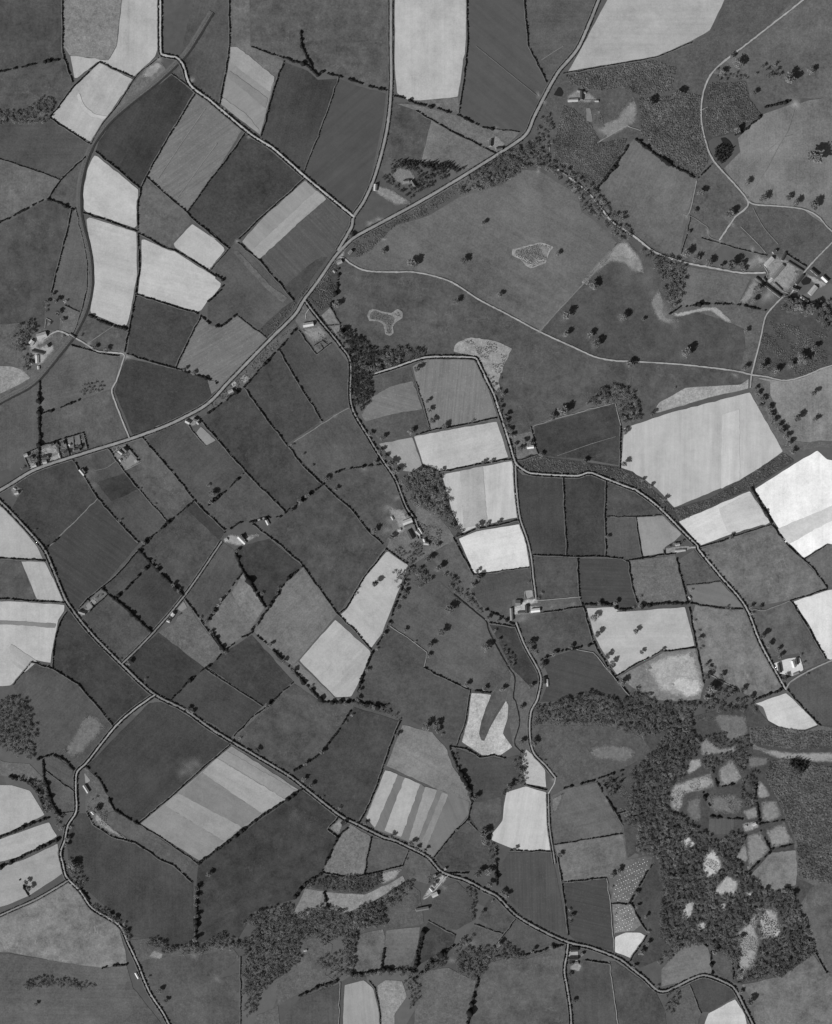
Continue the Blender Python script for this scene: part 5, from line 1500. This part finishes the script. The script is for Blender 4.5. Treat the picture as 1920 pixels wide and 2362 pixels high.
# ------------------------------------------------------------------ buildings
def boxmesh(name, parts):          # parts: (cx,cy,cz, sx,sy,sz)
    Vs = []; Fs = []
    for cx, cy, cz, sx, sy, sz in parts:
        b = len(Vs)*8
        Vs.append(np.array([(cx+a*sx/2, cy+c*sy/2, cz+d*sz/2) for d in (-1, 1) for c in (-1, 1) for a in (-1, 1)]))
        Fs += [tuple(b+i for i in f) for f in ((0, 2, 3, 1), (4, 5, 7, 6), (0, 1, 5, 4), (1, 3, 7, 5), (3, 2, 6, 7), (2, 0, 4, 6))]
    return npmesh(name, np.concatenate(Vs), np.array(Fs))
def building(kind, tone, P, width):
    (x1, y1), (x2, y2) = P[0][:2], P[1][:2]; L = math.hypot(x2-x1, y2-y1); W = width/ZS; x, y = (x1+x2)/2, (y1+y2)/2
    if L < W*.75: L = W*1.1
    ang = math.atan2(y2-y1, x2-x1); hw = {'house': 4.6, 'barn': 4.2, 'shed': 2.6}[kind]*(1 if W > 5.5 else .85); rise = W*.5*(.85 if kind == 'house' else .6)
    nm = {'house': 'farmhouse', 'barn': 'barn', 'shed': 'shed'}[kind]
    z0 = max(H(x1, y1), H(x2, y2), H(x, y))+.9; o = empty(nm, (x, y, z0), ang)
    V = [(-L/2, -W/2, -2), (L/2, -W/2, -2), (L/2, W/2, -2), (-L/2, W/2, -2), (-L/2, -W/2, hw), (L/2, -W/2, hw), (L/2, W/2, hw), (-L/2, W/2, hw), (-L/2, 0, hw+rise), (L/2, 0, hw+rise)]
    me = bpy.data.meshes.new('wall'); me.from_pydata(V, [], [(0, 1, 5, 4), (2, 3, 7, 6), (1, 2, 6, 9, 5), (3, 0, 4, 8, 7)]); link('wall', me, M_HWALL, o)
    e = .45; ov = .35; k = rise/(W/2); th = .18
    prof = [(-W/2-e, hw-e*k+.05), (0, hw+rise+.05), (W/2+e, hw-e*k+.05)]; RV = []
    for xx in (-L/2-ov, L/2+ov):
        RV += [(xx, py, pz) for py, pz in prof]+[(xx, py, pz+th) for py, pz in prof]
    RF = [(3, 9, 10, 4), (4, 10, 11, 5), (1, 7, 6, 0), (2, 8, 7, 1), (0, 6, 9, 3), (5, 11, 8, 2), (0, 3, 4, 1), (1, 4, 5, 2), (7, 10, 9, 6), (8, 11, 10, 7)]
    me = bpy.data.meshes.new('roof'); me.from_pydata(RV, [], RF); rf = link('roof', me, M_ROOF, o, alb(tone)*.95)
    link('ridge', boxmesh('ridge', [(0, 0, hw+rise+.25, L+.6, .3, .16)]), M_ROOF, rf, alb(tone)*.7)
    if kind == 'house':
        for s in ((-1, 1) if L > 8 else (1,)):
            link('chimney', boxmesh('chimney', [(s*(L/2-.5), 0, hw+rise+.5, .9, .7, 1.9)]), M_HWALL, rf)
        link('door', boxmesh('door', [(0, -W/2-.03, 1.0, 1.0, .1, 2.0)]), M_DARK, o)
        for sx in (-.32, .32):
            for zz in (1.5, 3.5):
                for sy in (-1, 1): link('window', boxmesh('window', [(sx*L, sy*(W/2+.03), zz, 1.0, .1, 1.1)]), M_DARK, o)
    else:
        dw = min(3.2 if kind == 'barn' else 1.6, L*.4); link('door', boxmesh('door', [(0, -W/2-.03, hw*.36, dw, .1, hw*.72)]), M_DARK, o)
        if kind == 'barn':
            for sx in (-.32, .32): link('vent', boxmesh('vent', [(sx*L, -W/2-.03, hw*.6, .5, .1, .9)]), M_DARK, o)
    tw = 'dark-roofed' if tone < 115 else 'grey-roofed' if tone < 165 else 'pale-roofed' if tone < 212 else 'white-roofed'
    sw = 'long' if L > 2.3*W else 'small' if L < 8 else 'broad'
    later(o, f'{sw} {tw} {nm}', nm, nm, x, y, group='farm buildings and cottages')
for tok in LINES:
    if tok[0] == 'B':
        (kd, t, wd), P = splitl(tok, 3); building(kd, float(t), P, float(wd))
# bridge that carries the farm lane over the railway
bx, by = pts(['a2', '578,1028'])[0]; i = int(np.argmin(np.hypot(RAIL[:, 0]-bx, RAIL[:, 1]-by))); T = normals(RAIL)[i]
o = empty('railway_bridge', (RAIL[i][0], RAIL[i][1], H(*RAIL[i])), math.atan2(T[1], T[0]))
link('deck', boxmesh('deck', [(0, 0, 3.2, 16, 5.0, .8)]), M_ROAD, o, alb(170))
for s in (-1, 1):
    link('parapet', boxmesh('parapet', [(0, s*2.7, 3.9, 17, .45, 1.9)]), M_WALL, o, alb(120))
    link('abutment', boxmesh('abutment', [(s*6.2, 0, 1.3, 3.4, 5.3, 3.0)]), M_WALL, o, alb(90))
o['label'] = 'short stone bridge carrying the farm lane over the railway'; o['category'] = 'bridge'

# ------------------------------------------------------------------ rows of pale heaps on two fields
hv = IV.copy(); hv[:, 2] = np.maximum(hv[:, 2], -.2)*.7; HM = npmesh('heap', hv*(1+rng.normal(0, .08, hv.shape)), IF); HM.materials.append(M_HEAP)
nk = 0
for tok in LINES:
    if tok[0] != 'K': continue
    (sp_,), P = splitl(tok, 1); sp_ = float(sp_); A = np.array([p[:2] for p in P]); lo, hi = A.min(0), A.max(0); a = math.radians(28)
    c = A.mean(0)
    for u in np.arange(-120, 120, sp_):
        for v in np.arange(-120, 120, sp_*1.25):
            x = c[0]+u*math.cos(a)-v*math.sin(a)+rng.normal(0, .5); y = c[1]+u*math.sin(a)+v*math.cos(a)+rng.normal(0, .5)
            if not bool(inside(P, x, y)) or rng.random() < .12: continue
            o = link('lime_heap', HM, None); o.location = (x, y, H(x, y)+.8); q = float(rng.uniform(.75, 1.15)); o.scale = (q, q, q*.8); o.rotation_euler[2] = rng.uniform(0, 6)
            o['label'] = 'small white heap in the rows on the two spotted fields beside the wood'; o['category'] = 'heap'; o['group'] = 'white heaps in rows on the spotted fields'; nk += 1
write_labels()
print('fields', len(FIELDS), 'trees', len(TREES), 'woods', nw, 'heaps', nk, 'objects', len(bpy.data.objects), 'tris', sum(len(o.data.loop_triangles) if False else len(o.data.polygons) for o in C.objects if o.type == 'MESH'))
